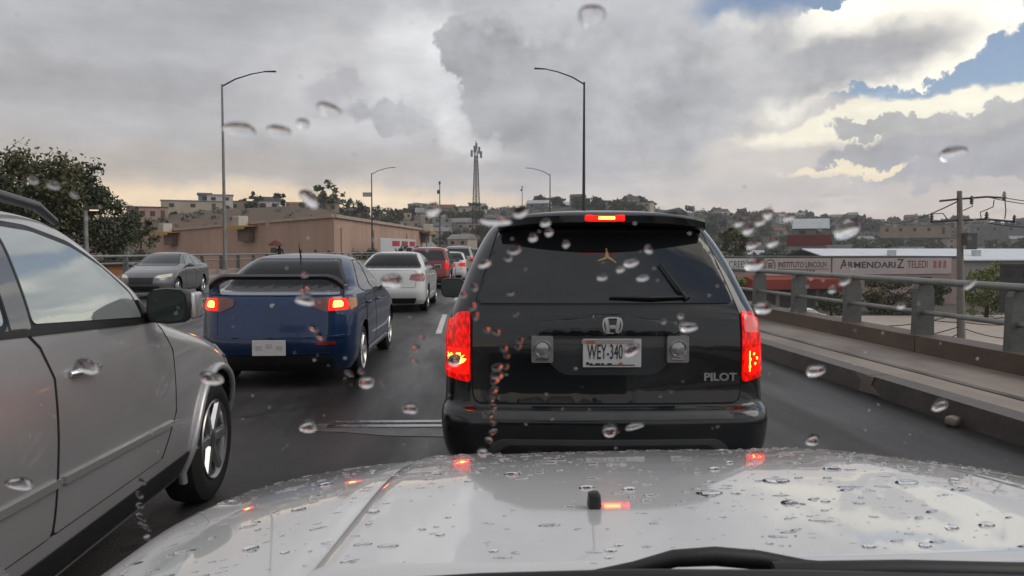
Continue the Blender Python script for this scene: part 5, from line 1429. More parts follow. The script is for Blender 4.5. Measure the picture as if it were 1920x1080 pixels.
    B.patch('headlight', fx([(.50, .78), (.86, .82), (.84, .93), (.52, .90)]), 'front', LENSC, mu, off=.01)
    B.patch('tail_light', fx([(.70, .85), (.88, .85), (.86, 1.15), (.74, 1.15)]), 'rear', RED_OFF, mu, off=.01)
    B.patch('headlight_side', round_poly([(3.98, .865), (4.38, .80), (4.30, .88), (4.02, .94)], .02), axn, LENSC, mu, off=.008)
B.patch('windscreen', [(-.72, 1.26), (.72, 1.26), (.58, 1.61), (-.58, 1.61)], 'front', GLASS_C, mu, off=.006)
B.patch('rear_window', [(-.68, 1.2), (.68, 1.2), (.58, 1.58), (-.58, 1.58)], 'rear', GLASS, mu, off=.006)

# ------------------------------------------------------------------ generic sedan / suv
SED = [(.20, .16, 4.40, .80, .2, .4, .06, .2), (.32, .05, 4.50, .86, .22, .42, .08, .22), (.50, .0, 4.55, .88, .22, .44, .09, .24), (.66, .02, 4.52, .882, .22, .45, .09, .26), (.80, .04, 4.35, .878, .22, .46, .09, .28),
       (.90, .055, 4.05, .868, .21, .44, .09, .3), (.97, .07, 3.70, .855, .20, .4, .09, .3), (1.03, .10, 3.42, .838, .18, .36, .09, .28), (1.065, .26, 3.25, .815, .18, .32, .09, .27), (1.09, .52, 3.15, .79, .18, .3, .09, .26),
       (1.20, .76, 2.92, .738, .2, .28, .08, .25), (1.33, 1.05, 2.62, .665, .2, .26, .08, .23), (1.42, 1.32, 2.33, .585, .2, .24, .08, .2), (1.463, 1.55, 2.1, .46, .18, .2, .07, .15), (1.482, 1.75, 1.9, .2, .06, .06, .04, .05)]
SUVK = [(.22, .16, 4.35, .82, .18, .4, .05, .2), (.34, .04, 4.45, .88, .18, .4, .06, .22), (.50, .0, 4.5, .905, .18, .42, .06, .24), (.64, .02, 4.5, .905, .18, .42, .06, .24), (.80, .06, 4.42, .90, .17, .42, .06, .25), (.95, .08, 4.2, .893, .16, .4, .06, .26),
        (1.05, .10, 3.75, .88, .16, .36, .06, .27), (1.12, .13, 3.40, .865, .16, .32, .06, .27), (1.25, .22, 3.10, .82, .16, .28, .06, .26), (1.42, .34, 2.78, .75, .15, .25, .06, .24), (1.56, .45, 2.48, .68, .15, .22, .06, .22), (1.635, .56, 2.25, .58, .14, .2, .06, .18), (1.675, .85, 2.0, .38, .12, .16, .05, .12), (1.69, 1.1, 1.75, .15, .05, .05, .03, .04)]
def sides(root, B, pm, kind, glass, mirrors=True, detail=True):
    for s, axn in ((1, 'right'), (-1, 'left')):
        if kind == 'sedan':
            window(root, B, [(1.02, 1.085), (1.12, 1.05), (1.78, 1.03), (1.82, 1.40), (1.55, 1.40), (1.30, 1.29)], axn, glass, 'window', grow=.018)
            window(root, B, [(1.87, 1.03), (2.78, 1.015), (2.70, 1.08), (2.36, 1.30), (2.12, 1.39), (1.90, 1.40)], axn, glass, 'window', grow=.018)
            if detail:
                d1 = door(root, B, [(1.20, .36), (1.80, .36), (1.80, .985), (1.05, .985), (1.10, .70)], axn, pm); handle(d1, B, 1.10, 1.28, .90, s, pm)
                d2 = door(root, B, [(1.84, .36), (2.86, .36), (2.93, .6), (2.90, .97), (1.84, .985)], axn, pm); handle(d2, B, 1.90, 2.08, .89, s, pm)
            side_mirror(root, B, 2.70, 1.06, s, pm, (.2, .13, .13), stalk=.05)
        else:
            window(root, B, [(.50, 1.16), (1.30, 1.13), (1.30, 1.50), (.72, 1.50)], axn, glass, 'window', grow=.018)
            window(root, B, [(1.36, 1.13), (2.05, 1.12), (2.0, 1.50), (1.36, 1.50)], axn, glass, 'window', grow=.018)
            window(root, B, [(2.11, 1.12), (2.78, 1.11), (2.38, 1.44), (2.08, 1.50)], axn, glass, 'window', grow=.018)
            if detail:
                d1 = door(root, B, [(1.30, .42), (2.06, .42), (2.06, 1.08), (1.25, 1.08)], axn, pm); handle(d1, B, 1.36, 1.54, .98, s, pm)
                d2 = door(root, B, [(2.10, .42), (2.95, .42), (2.95, 1.06), (2.10, 1.08)], axn, pm); handle(d2, B, 2.16, 2.34, .98, s, pm)
            side_mirror(root, B, 2.78, 1.12, s, pm, (.21, .14, .16), stalk=.05)
def gen_car(kind, name, label, pm, loc, rz, scale=1.0, glass=GLASS, lit=False, rimm=ALLOY, lens=None, front=False, keys=None, plate_on=True, detail=True, rear_dark=True):
    root = thing(name, label, 'car', loc, rz)
    K = [tuple(r) for r in (keys or (SED if kind == 'sedan' else SUVK))]
    B = Body(K, L=K[3][2], taper_f=.06, taper_r=.04)
    ys = (.95, 3.60) if kind == 'sedan' else (.90, 3.55)
    rw_ = .325 if kind == 'sedan' else .36
    B.mesh('body', pm, root, wells=[(y, rw_) for y in ys], well_r=rw_ + .055, well_w=.25, well_mat=WELL)
    put_wheels(root, B, ys, rw_, .215, 7, rw_ * .68, rimm)
    sides(root, B, pm, kind, glass, detail=detail)
    ln = lens or (RED_BRIGHT if lit else RED_OFF)
    if kind == 'sedan':
        window(root, B, [(-.70, 1.10), (.70, 1.10), (.50, 1.415), (-.50, 1.415)], 'rear', GLASS_B, 'rear_window', grow=.02, off=.028)
        window(root, B, [(-.66, 1.06), (.66, 1.06), (.49, 1.405), (-.49, 1.405)], 'front', GLASS_C if not front else GLASS, 'windscreen', grow=.02, off=.028)
        for s in (1, -1):
            fx = (lambda p_: p_) if s > 0 else mirror_y
            B.patch('tail_light', round_poly(fx([(.48, .80), (.83, .76), (.845, .90), (.80, .965), (.52, .93)]), .03), 'rear', ln, root, off=.010)
            hl = B.patch('headlight', round_poly(fx([(.40, .66), (.80, .70), (.78, .80), (.46, .745)]), .02), 'front', HEADL, root, off=.010)
        tr = round_poly([(-.62, .62), (.62, .62), (.66, .95), (.60, 1.02), (-.60, 1.02), (-.66, .95)], .04)
        tl = B.patch('trunk_lid', tr, 'rear', pm, root, off=.005, back=.004); B.patch('shut_line', ring(tr, .008), 'rear', GAP, tl, off=.0018, back=.004)
        B.patch('bumper_insert', round_poly([(-.60, .22), (.60, .22), (.66, .36), (-.66, .36)], .04), 'rear', BLACKP, root, off=.008)
        B.patch('grille', round_poly([(-.36, .48), (.36, .48), (.38, .68), (-.38, .68)], .03), 'front', BLACKP, root, off=.006)
        B.patch('lower_grille', round_poly([(-.5, .26), (.5, .26), (.55, .40), (-.55, .40)], .03), 'front', BLACKP, root, off=.006)
        pz = .78
    else:
        window(root, B, [(-.70, 1.14), (.70, 1.14), (.58, 1.54), (-.58, 1.54)], 'rear', GLASS, 'rear_window', grow=.02)
        window(root, B, [(-.66, 1.14), (.66, 1.14), (.54, 1.53), (-.54, 1.53)], 'front', GLASS_C, 'windscreen', grow=.02)
        for s in (1, -1):
            fx = (lambda p_: p_) if s > 0 else mirror_y
            B.patch('tail_light', round_poly(fx([(.68, .78), (.86, .80), (.86, 1.02), (.80, 1.10), (.70, 1.10)]), .03), 'rear', ln, root, off=.010)
            B.patch('headlight', round_poly(fx([(.46, .78), (.82, .80), (.80, .92), (.48, .90)]), .02), 'front', HEADL, root, off=.010)
        tr = round_poly([(-.70, .58), (.70, .58), (.73, 1.10), (.60, 1.60), (-.60, 1.60), (-.73, 1.10)], .05)
        tl = B.patch('tailgate', tr, 'rear', pm, root, off=.005, back=.004); B.patch('shut_line', ring(tr, .008), 'rear', GAP, tl, off=.0018, back=.004)
        B.patch('bumper_insert', round_poly([(-.66, .25), (.66, .25), (.68, .44), (-.68, .44)], .04), 'rear', GREYP, root, off=.008)
        B.patch('grille', round_poly([(-.42, .6), (.42, .6), (.42, .84), (-.42, .84)], .03), 'front', BLACKP, root, off=.006)
        pz = .84
    if plate_on: plate(root, B, 0, pz, .32, .16)
    if scale != 1.0: root.scale = (scale,) * 3
    return root, B

# blue sedan with the big wing
BL = mat('blue_paint', (.006, .030, .098), .30, .45, coat=.8, var=.06, vscale=1.2)
LK = [list(r) for r in SED]
for r in LK:
    if r[0] > 1.2: r[0] += .01
    if .3 < r[0] < 1.1: r[4] += .07; r[6] += .035
rx = at(508, 560, Y=8.5)
bs, B = gen_car('sedan', 'sedan', 'dark blue sedan with a tall rear wing and lit brake lights', BL, (rx.x, 8.48, 0), R(-2.2), keys=LK, lens=RED_DULL, rimm=mat('alloy_bright', (.60, .59, .57), .3, .75), plate_on=False)
for o in list(bs.children):
    if o.name.startswith('tail_light') or o.name.startswith('trunk_lid'):
        for c_ in list(o.children): bpy.data.objects.remove(c_)
        bpy.data.objects.remove(o)
tr = round_poly([(-.60, .60), (.60, .60), (.60, .86), (.62, 1.00), (.58, 1.035), (-.58, 1.035), (-.62, 1.00), (-.60, .86)], .03)
tl = B.patch('trunk_lid', tr, 'rear', BL, bs, off=.005, back=.004); B.patch('shut_line', ring(tr, .008), 'rear', GAP, tl, off=.0018, back=.004)
for s in (1, -1):
    fx = (lambda p_: p_) if s > 0 else mirror_y
    tlm = B.patch('tail_light', round_poly(fx([(.42, .925), (.56, .86), (.84, .865), (.85, .93), (.80, 1.015), (.56, 1.02), (.42, 1.0)]), .015), 'rear', RED_DULL, bs, off=.016)
    B.patch('brake_lens', round_poly(fx([(.60, .875), (.79, .88), (.80, .93), (.765, 1.0), (.61, 1.005)]), .02), 'rear', RED_BRIGHT, tlm, off=.021, back=-.012)
    B.patch('bulb_glow', round_poly(fx([(.645, .905), (.745, .91), (.745, .955), (.725, .98), (.65, .98)]), .02), 'rear', CORE, tlm, off=.025, back=-.02)
    B.patch('side_lens', round_poly([(.28, .87), (.50, .915), (.54, .99), (.30, 1.005)], .02), 'right' if s > 0 else 'left', AMBER, tlm, off=.012)
# wing: blade on two uprights
q = MB(); NX = 26
for i in range(NX + 1):
    t = -1 + 2 * i / NX; x = .74 * t
    e = max(0, (abs(t) - .72) / .28); z = 1.245 - .0 * t * t - .10 * e * e; y = .13 + .10 * t * t
    th_ = .036 + .03 * e
    q.v += [(x, y, z), (x, y + .06, z + th_ * .7), (x, y + .25, z - .005), (x, y + .22, z - .03 - th_ * .3), (x, y + .03, z - th_)]
for i in range(NX):
    for k in range(5): q.f.append((i * 5 + k, i * 5 + (k + 1) % 5, (i + 1) * 5 + (k + 1) % 5, (i + 1) * 5 + k))
q.f.append(tuple(range(5))); q.f.append(tuple(NX * 5 + k for k in range(5)))
wing = q.build('rear_wing', BLACKP, bs, smooth=40)
for s in (1, -1):
    q = MB(); q.add([(s * (.72 + a), y, z) for a in (-.02, .03) for y, z in ((.24, 1.00), (.52, 1.00), (.46, 1.15), (.26, 1.15))], [(0, 1, 2, 3), (7, 6, 5, 4), (0, 4, 5, 1), (1, 5, 6, 2), (2, 6, 7, 3), (3, 7, 4, 0)])
    q.build('wing_upright', BL, wing, bevel=.01)
pl, py_ = plate(bs, B, -.02, .475, .36, .17)
for k in range(3):
    q = MB(); q.box((-.13 + .11 * k, py_ - .005, .475 + .02 * (k % 2)), (.07, .002, .05)); q.build('plate_print', mat('plate_blur', (.47, .46, .45), .6), pl)
B.patch('bumper_insert', round_poly([(-.66, .20), (.66, .20), (.60, .375), (-.60, .375)], .05), 'rear', BLACKP, bs, off=.012)
B.patch('bumper_crease', round_poly([(-.80, .575), (.80, .575), (.80, .60), (-.80, .60)], .01), 'rear', BL, bs, off=.018, back=.0, bulge=.006)
B.patch('lower_crease', round_poly([(-.62, .41), (.62, .41), (.60, .395), (-.60, .395)], .005), 'rear', BL, bs, off=.014, back=.0)
q = MB(); q.lathe([(-.012, .0), (-.012, .024), (.0, .028)], 'Y', 16, (0, B.rear_y(0, .93) - .006, .93)); q.build('emblem', CHROME, bs)
B.patch('reflector', round_poly([(.48, .50), (.68, .50), (.68, .535), (.48, .535)], .01), 'rear', RED_OFF, bs, off=.012)
B.patch('side_skirt', [(1.30, .235), (3.22, .235), (3.22, .30), (1.30, .30)], 'right', mat('skirt_blue', (.16, .18, .22), .25, .4, coat=1), bs, off=.02)
q = MB(); q.tube([(.0, 1.42, 1.43), (.0, 1.40, 1.475), (.0, 1.30, 1.62)], [.014, .010, .003], 6); q.build('antenna', BLACKP, bs)

# white sedan, red suv, white hatch and silver suv further up the queue
WHP = paint('white_paint', (.66, .66, .65), .0, .30)
p_ = at(729, 540, Y=18.9); gen_car('sedan', 'sedan', 'white sedan in the queue between the blue sedan and the red suv', WHP, (p_.x, 18.9, 0), R(-3.2), 1.02, lens=mat('tail_lens_pale', (.30, .10, .10), .15, coat=1, var=.3, vscale=9))
RDP = paint('red_paint_car', (.20, .014, .014), .3, .3)
p_ = at(801, 520, Y=31); gen_car('suv', 'suv', 'dark red suv in the queue right behind the white sedan', RDP, (p_.x, 31, 0), R(-4), 1.0, lens=RED_ON)
p_ = at(840, 505, Y=37); gen_car('sedan', 'sedan', 'small white car partly hidden by the dark red suv', WHP, (p_.x, 37, 0), R(-5), 1.0, lens=RED_ON, detail=False)
GRP = paint('silver_suv_paint', (.30, .30, .30), .5, .34)
p_ = at(857, 500, Y=45); gen_car('suv', 'suv', 'silver suv farthest up the queue left of the black suv', GRP, (p_.x, 45, 0), R(-5), 1.08, lens=RED_ON, detail=False)
p_ = at(893, 500, Y=52); gen_car('suv', 'suv', 'dark car just beyond the silver suv in the queue', paint('dark_paint', (.02, .02, .022)), (p_.x, 52, 0), R(-5), 1.0, lens=RED_ON, detail=False)
# grey sedan coming the other way
GYP = paint('grey_paint', (.15, .15, .155), .5, .33)
p_ = at(352, 545, Y=29.5); gen_car('sedan', 'sedan', 'grey sedan coming the other way by the left railing', GYP, (p_.x, 29.5, 0), R(180 + 1), 1.0, glass=mat('side_glass_pale', (.26, .29, .30), .06, .4), front=True)
# vehicles down in the yard
def pv(px, py): q_ = at(px, py, z=BASE); return (q_.x, q_.y, BASE)
v, B = gen_car('suv', 'van', 'white van parked in the yard behind the railing near the black suv', PVW, pv(1478, 610), R(-75), 1.05, detail=False)

# ------------------------------------------------------------------ person with umbrella on the left footway
Yp = 55.0; pb = at(524, 470, Y=Yp)
per = thing('person', 'person in dark clothes walking on the left footway', 'person', (pb.x, Yp, .2), R(180))
def skin_mesh(name, nodes, edges, m, parent, root=0):
    me = bpy.data.meshes.new(name); me.from_pydata([n[0] for n in nodes], edges, [])
    o = link(bpy.data.objects.new(name, me))
    md = o.modifiers.new('s', 'SKIN'); sl = me.skin_vertices[0].data
    for i, n in enumerate(nodes): sl[i].radius = (n[1], n[1]); sl[i].use_root = (i == root)
    o.modifiers.new('ss', 'SUBSURF').levels = 2
    bpy.context.view_layer.update()
    dg = bpy.context.evaluated_depsgraph_get()
    m2 = bpy.data.meshes.new_from_object(o.evaluated_get(dg)); bpy.data.objects.remove(o)
    m2.materials.clear(); m2.materials.append(m); m2.polygons.foreach_set('use_smooth', [True] * len(m2.polygons))
    return link(bpy.data.objects.new(name, m2), parent)
SKIN = mat('skin', (.30, .17, .12), .6); CLO = mat('dark_jacket', (.012, .012, .014), .8); JEAN = mat('dark_trousers', (.02, .022, .03), .8)
N = [((0, 0, .92), .13), ((0, 0, 1.10), .14), ((0, 0, 1.30), .15), ((0, 0, 1.44), .085), ((0, .01, 1.50), .055), ((0, .02, 1.60), .085), ((0, .02, 1.69), .075),
     ((.09, 0, .86), .095), ((.10, .03, .48), .065), ((.10, -.02, .09), .045), ((.10, .12, .05), .035), ((-.09, 0, .86), .095), ((-.10, -.05, .48), .065), ((-.10, -.10, .09), .045), ((-.10, .02, .05), .035),
     ((.20, 0, 1.40), .065), ((.24, .06, 1.14), .045), ((.20, .25, 1.22), .032), ((-.20, 0, 1.40), .065), ((-.25, -.03, 1.12), .045), ((-.26, .06, .88), .032), ((-.26, .08, .80), .03)]
E = [(0, 1), (1, 2), (2, 3), (3, 4), (4, 5), (5, 6), (0, 7), (7, 8), (8, 9), (9, 10), (0, 11), (11, 12), (12, 13), (13, 14), (3, 15), (15, 16), (16, 17), (3, 18), (18, 19), (19, 20), (20, 21)]
skin_mesh('body', N, E, CLO, per)
q = MB(); q.lathe([(-.13, 1e-4), (-.12, .05), (-.06, .085), (.0, .095), (.06, .088), (.115, .05), (.125, 1e-4)], 'Z', 16, (0, .03, 1.63)); q.build('hair', mat('hair', (.01, .008, .007), .7), per, smooth=60)
um = thing('umbrella', 'open dark red umbrella held over the person on the footway', 'umbrella', (pb.x - .20, Yp - .25, 1.40), 0)
q = MB(); n = 16; Ru = .56
for i, (t, h) in enumerate(((0, .86), (.35, .82), (.7, .68), (1.0, .47))):
    for k in range(n): 
        a = 2 * math.pi * k / n; rr_ = Ru * t * (1.0 if k % 2 == 0 else .96 if t == 1 else 1.0) + 1e-3
        q.v.append((math.cos(a) * rr_, math.sin(a) * rr_, h + (.02 if (k % 2 and t == 1) else 0)))
for i in range(3):
    for k in range(n): q.f.append((i * n + k, i * n + (k + 1) % n, (i + 1) * n + (k + 1) % n, (i + 1) * n + k))
q.build('canopy', mat('umbrella_red', (.10, .018, .016), .6), um, smooth=30)
q = MB(); q.tube([(0, 0, .0), (0, 0, .92)], .012, 6); q.build('shaft', DARKST, um)
q = MB(); q.tube([(0, 0, .0), (0, 0, -.08), (.03, 0, -.12), (.06, 0, -.09)], .015, 6); q.build('handle', BLACKP, um)
HAZE = 0.00036
# ------------------------------------------------------------------ our own white car: bonnet, wings, cowl, wipers, windscreen
OW = mat('own_white_paint', (.62, .62, .62), .22, 0.0, spec=.6, coat=1.0, var=.03, vscale=4)
CX = .42
own = thing('white_car', 'white car we look out of with a rain spotted bonnet', 'car', (CX, 0, 0))
def hood_z(x, y, part=0):
    """x from the car centre line"""
    z = 1.165 - .080 * (y - .85) - .135 * max(0, y - 1.25) ** 2
    u = abs(x) / .88
    z -= .020 * u * u + .035 * max(0, (abs(x) - .50) / .38) ** 2 * (1 + .2 * (y - .9))
    f = max(0, (y - 1.84) / .34)
    z -= .14 * f ** 3 + .03 * f ** 2
    if part == 1: z -= .010
    else:
        z += .004 * max(0, 1 - abs(abs(x) - .40) / .10) * max(0, min(1, (y - .9) / .3))   # soft crease line
    return z
def hedge(y): return .60 - .11 * (y - .86) / 1.2 - .05 * max(0, (y - 1.5) / .6) ** 2      # bonnet half width
def rear_edge(x): return .845 + .10 * (abs(x) / .6) ** 2 * .6
def front_edge(x, wd): return 2.14 - .26 * (abs(x) / wd) ** 2.2
def sheet(name, x0f, x1f, y0f, y1f, nx, ny, m, parent, part=0, thick=.02, zfun=None, edge_r=.006):
    q = MB(); zf = zfun or (lambda x, y: hood_z(x, y, part))
    for j in range(ny + 1):
        t = j / ny
        for i in range(nx + 1):
            s = i / nx
            # rough y first, then x bounds at that y
            ya = 0
            y = .85 + 1.3 * t
            for _ in range(3):
                x = x0f(y) + (x1f(y) - x0f(y)) * s
                y = y0f(x) + (y1f(x) - y0f(x)) * t
            e = min(s, 1 - s) * abs(x1f(y) - x0f(y)); e2 = min(t, 1 - t) * (y1f(x) - y0f(x))
            d = min(e, e2); dz_ = -edge_r * (1 - math.sqrt(max(0, 1 - max(0, 1 - d / edge_r) ** 2))) if d < edge_r else 0
            q.v.append((x, y, zf(x, y) + dz_))
    n = len(q.v)
    w_ = nx + 1
    for j in range(ny):
        for i in range(nx): q.f.append((j * w_ + i, j * w_ + i + 1, (j + 1) * w_ + i + 1, (j + 1) * w_ + i))
    bd = [i for i in range(w_)] + [j * w_ + nx for j in range(1, ny + 1)] + [ny * w_ + i for i in range(nx - 1, -1, -1)] + [j * w_ for j in range(ny - 1, 0, -1)]
    low = len(q.v)
    for b in bd: x, y, z = q.v[b]; q.v.append((x, y, z - thick))
    for k in range(len(bd)):
        k2 = (k + 1) % len(bd); q.f.append((bd[k], low + k, low + k2, bd[k2]))
    return q.build(name, m, parent, smooth=40)
hood = sheet('bonnet', lambda y: -hedge(y) + .0015, lambda y: hedge(y) - .0015, rear_edge, lambda x: front_edge(x, .9), 60, 70, OW, own)
def fender_out(y): return 1.0 - .11 * max(0, (y - 1.3) / .8) ** 2
for s in (1, -1):
    def zf(x, y, s=s):
        z = hood_z(x, y, 1); e = max(0, (abs(x) - (fender_out(y) - .09)) / .09)
        return z - .065 * e ** 2.2
    if s > 0: sheet('fender', lambda y: hedge(y) + .0015, lambda y: fender_out(y), lambda x: .80, lambda x: front_edge(x, .9) - .02, 18, 60, OW, own, 1, zfun=zf, thick=.04)
    else: sheet('fender', lambda y: -fender_out(y), lambda y: -hedge(y) - .0015, lambda x: .80, lambda x: front_edge(x, .9) - .02, 18, 60, OW, own, 1, zfun=zf, thick=.04)
    q = MB(); ys_ = [.80 + .1 * k for k in range(13)]
    for y in ys_:
        x = s * fender_out(y); q.v += [(x, y, zf(x, y) - .02), (x * 1.015, y, .75), (x, y, .45)]
    for k in range(len(ys_) - 1):
        a = 3 * k; q.f += [(a, a + 3, a + 4, a + 1), (a + 1, a + 4, a + 5, a + 2)]
    q.build('fender_side', OW, own, smooth=40)
q = MB(); q.box((0, 2.06, .60), (1.62, .14, .34)); q.build('grille', BLACKP, own, bevel=.04)
q = MB(); q.box((0, 2.10, .36), (1.66, .16, .14)); q.build('front_bumper', BLACKP, own, bevel=.04)
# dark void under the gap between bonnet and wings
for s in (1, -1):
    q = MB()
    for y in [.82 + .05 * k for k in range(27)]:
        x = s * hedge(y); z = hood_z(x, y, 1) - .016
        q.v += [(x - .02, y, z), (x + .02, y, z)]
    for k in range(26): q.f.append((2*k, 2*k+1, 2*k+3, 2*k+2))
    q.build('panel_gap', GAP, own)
# washer nozzle
q = MB()
d_ = ray(1114, 952); t_ = .6
while t_ < 3 and CAM_H + d_.z * t_ > hood_z(d_.x * t_ - CX, d_.y * t_): t_ += .001
nx_, ny_ = d_.x * t_ - CX, d_.y * t_
q.box((nx_, ny_, hood_z(nx_, ny_) + .012), (.021, .024, .026), taper=.82); q.build('washer_nozzle', BLACKP, own, bevel=.005)
# cowl and wipers
q = MB()
for k in range(25):
    x = -.80 + 1.6 * k / 24; e = (x / .8) ** 2
    q.v += [(x, .60 - .12 * e, 1.235), (x, .72 - .10 * e, 1.165), (x, .83 + .02 * e, 1.128), (x, .87 + .04 * e, 1.10)]
for k in range(24):
    for j in range(3): q.f.append((k * 4 + j, k * 4 + j + 1, (k + 1) * 4 + j + 1, (k + 1) * 4 + j))
q.build('cowl', BLACKP, own, smooth=40)
def wp(px, py, Y): p__ = at(px, py, Y=Y); return (p__.x - CX, p__.y, p__.z)
wa = MB(); wa.tube([wp(1060, 1092, .80), wp(1190, 1066, .80), wp(1265, 1047, .80), wp(1340, 1043, .80), wp(1420, 1050, .80), wp(1510, 1066, .79), wp(1640, 1078, .77), wp(1800, 1084, .75), wp(2020, 1092, .74)], [.007, .008, .010, .011, .011, .010, .010, .010, .009], 8)
wa.build('wiper_arm', BLACKP, own, smooth=60)
wa = MB(); wa.tube([wp(700, 1098, .76), wp(900, 1086, .75), wp(1200, 1078, .74), wp(1500, 1080, .73), wp(1950, 1090, .71)], .006, 6); wa.build('wiper_blade', BLACKP, own, smooth=60)
wa = MB(); wa.tube([wp(1450, 1075, .76), wp(1700, 1072, .74), wp(2050, 1080, .73)], .012, 6); wa.build('wiper_blade', BLACKP, own, smooth=60)
# windscreen: a clear raked pane between its pillars
S0, S1 = Vector((0, .70, 1.16)), Vector((0, .06, 1.80))
sdir_ = (S1 - S0); sn = Vector((0, sdir_.z, -sdir_.y)).normalized()      # outward: forward and up
CLEAR = flat_glass('windscreen_clear')
q = MB(); q.add([(-.80, S0.y, S0.z), (.80, S0.y, S0.z), (.66, S1.y, S1.z), (-.66, S1.y, S1.z)], [(0, 1, 2, 3)])
q.build('windscreen', CLEAR, own)
for s in (1, -1):
    q = MB(); q.tube([(s * .84, S0.y + .06, S0.z - .06), (s * .79, .38, 1.50), (s * .70, S1.y, S1.z + .01)], [.05, .045, .045], 8); q.build('pillar', OW, own, smooth=60)
q = MB(); q.box((0, -.55, 1.83), (1.36, 1.2, .05)); q.build('roof', OW, own, bevel=.02)

# ------------------------------------------------------------------ rain on the bonnet and the windscreen
rb = random.Random(77)
WATER = mat('water', (1, 1, 1), .0, trans=1.0, ior=1.33)
def bead(q, c_, n, ax, a, b, h, seg=10, rings=3, sag=0.0, irr=0.0):
    """spherical-cap drop: centre on the surface, normal n, long axis ax, half sizes a, b and height h"""
    n = n.normalized(); ax = (ax - n * ax.dot(n)).normalized(); bx = n.cross(ax)
    o = len(q.v); sgn = 1 if bx.z > 0 else -1
    ph = [rb.uniform(0, 6.28) for _ in range(2)] if irr else [0, 0]
    for r_ in range(rings + 1):
        t = (math.pi / 2) * r_ / rings
        rr_, zz_ = math.cos(t), math.sin(t)
        if r_ == rings: q.v.append(tuple(c_ + n * h - bx * sgn * sag * b)); break
        for k in range(seg):
            al = 2 * math.pi * k / seg; wob = 1 + irr * (math.sin(2 * al + ph[0]) * .6 + math.sin(3 * al + ph[1]) * .4)
            q.v.append(tuple(c_ + ax * (wob * a * rr_ * math.cos(al)) + bx * (wob * b * rr_ * math.sin(al) - sgn * sag * b * (1 - rr_)) + n * (h * zz_)))
    for r_ in range(rings - 1):
        for k in range(seg): q.f.append((o + r_ * seg + k, o + r_ * seg + (k + 1) % seg, o + (r_ + 1) * seg + (k + 1) % seg, o + (r_ + 1) * seg + k))
    top = o + rings * seg
    for k in range(seg): q.f.append((o + (rings - 1) * seg + k, o + (rings - 1) * seg + (k + 1) % seg, top))
    q.f.append(tuple(o + k for k in reversed(range(seg))))
def hood_pt(x, y):
    z = hood_z(x, y) if abs(x) < hedge(y) else hood_z(x, y, 1)
    e = 1e-3
    f = (lambda a, b: hood_z(a, b)) if abs(x) < hedge(y) else (lambda a, b: hood_z(a, b, 1))
    return Vector((x + CX, y, z + .0004)), Vector((-(f(x + e, y) - f(x - e, y)) / (2 * e), -(f(x, y + e) - f(x, y - e)) / (2 * e), 1))
q = MB(); cnt = 0
while cnt < 1500:
    y = .88 + 1.25 * rb.random() ** .9; x = rb.uniform(-.90, .90)
    if abs(abs(x) - hedge(y)) < .012 or abs(x) > fender_out(y) - .05 or y > front_edge(x, .9) - .05: continue
    dens = .25 + .75 * (math.sin(x * 7 + 1.1) * math.cos(y * 6) * .5 + .5)
    if rb.random() > dens: continue
    s = rb.choice([.0007, .0009, .0012, .0012, .0016, .002, .003, .0042]) * rb.uniform(.7, 1.3)
    p_, n_ = hood_pt(x, y)
    bead(q, p_, n_, Vector((1, rb.uniform(-.5, .5), 0)), s * rb.uniform(1, 4.2), s, s * rb.uniform(.30, .55), 9, 2)
    cnt += 1
tag(q.build('rain_beads', WATER, smooth=70), 'fine rain beads scattered over the white bonnet', kind='stuff')
# larger drops one can pick out on the bonnet
def ray_hood(px, py):
    d = ray(px, py); t = .6
    for i in range(4000):
        p_ = Vector((0, 0, CAM_H)) + d * t
        if p_.z < hood_z(p_.x - CX, p_.y): return p_.x - CX, p_.y
        t += .0006
    return None
HD = [(470, 1016, 40, 12), (534, 1023, 22, 10), (926, 1034, 24, 10), (825, 1003, 24, 9), (818, 988, 14, 6), (840, 970, 16, 6), (1480, 943, 46, 12), (1548, 940, 26, 10), (1340, 880, 30, 9), (1368, 868, 20, 7), (1790, 900, 24, 8), (1805, 915, 24, 7),
      (1145, 1033, 30, 9), (1160, 1023, 22, 8), (1142, 1046, 22, 8), (1630, 1025, 36, 10), (1735, 1024, 34, 9), (1785, 990, 40, 8), (1850, 985, 44, 8), (1455, 902, 70, 8), (1180, 918, 34, 5), (1100, 915, 40, 5), (960, 890, 40, 5), (1560, 880, 46, 5), (1700, 905, 60, 5), (1330, 925, 70, 5), (700, 960, 30, 5), (610, 900, 34, 6), (560, 945, 36, 6)]
for i, (px, py, w, h) in enumerate(HD):
    r_ = ray_hood(px, py)
    if r_ is None: continue
    p_, n_ = hood_pt(*r_); D_ = p_.y
    a = w * .78 / 2 / FPX * D_; q = MB(); bead(q, p_, n_, Vector((1, rb.uniform(-.25, .25), 0)), a, a * .62, min(a * .45, .0045), 16, 4)
    part_ = 'left of its seam' if px < 640 else ('close to the black washer nozzle' if 1080 < px < 1200 and py < 1010 else ('by the wiper' if py > 1018 else ('on its left half' if px < 1000 else ('near its right edge' if px > 1700 else 'on its right half'))))
    tag(q.build('raindrop', WATER, smooth=70), 'flat raindrop on the wet white bonnet ' + part_, 'raindrop', 'raindrops on the bonnet ' + part_)
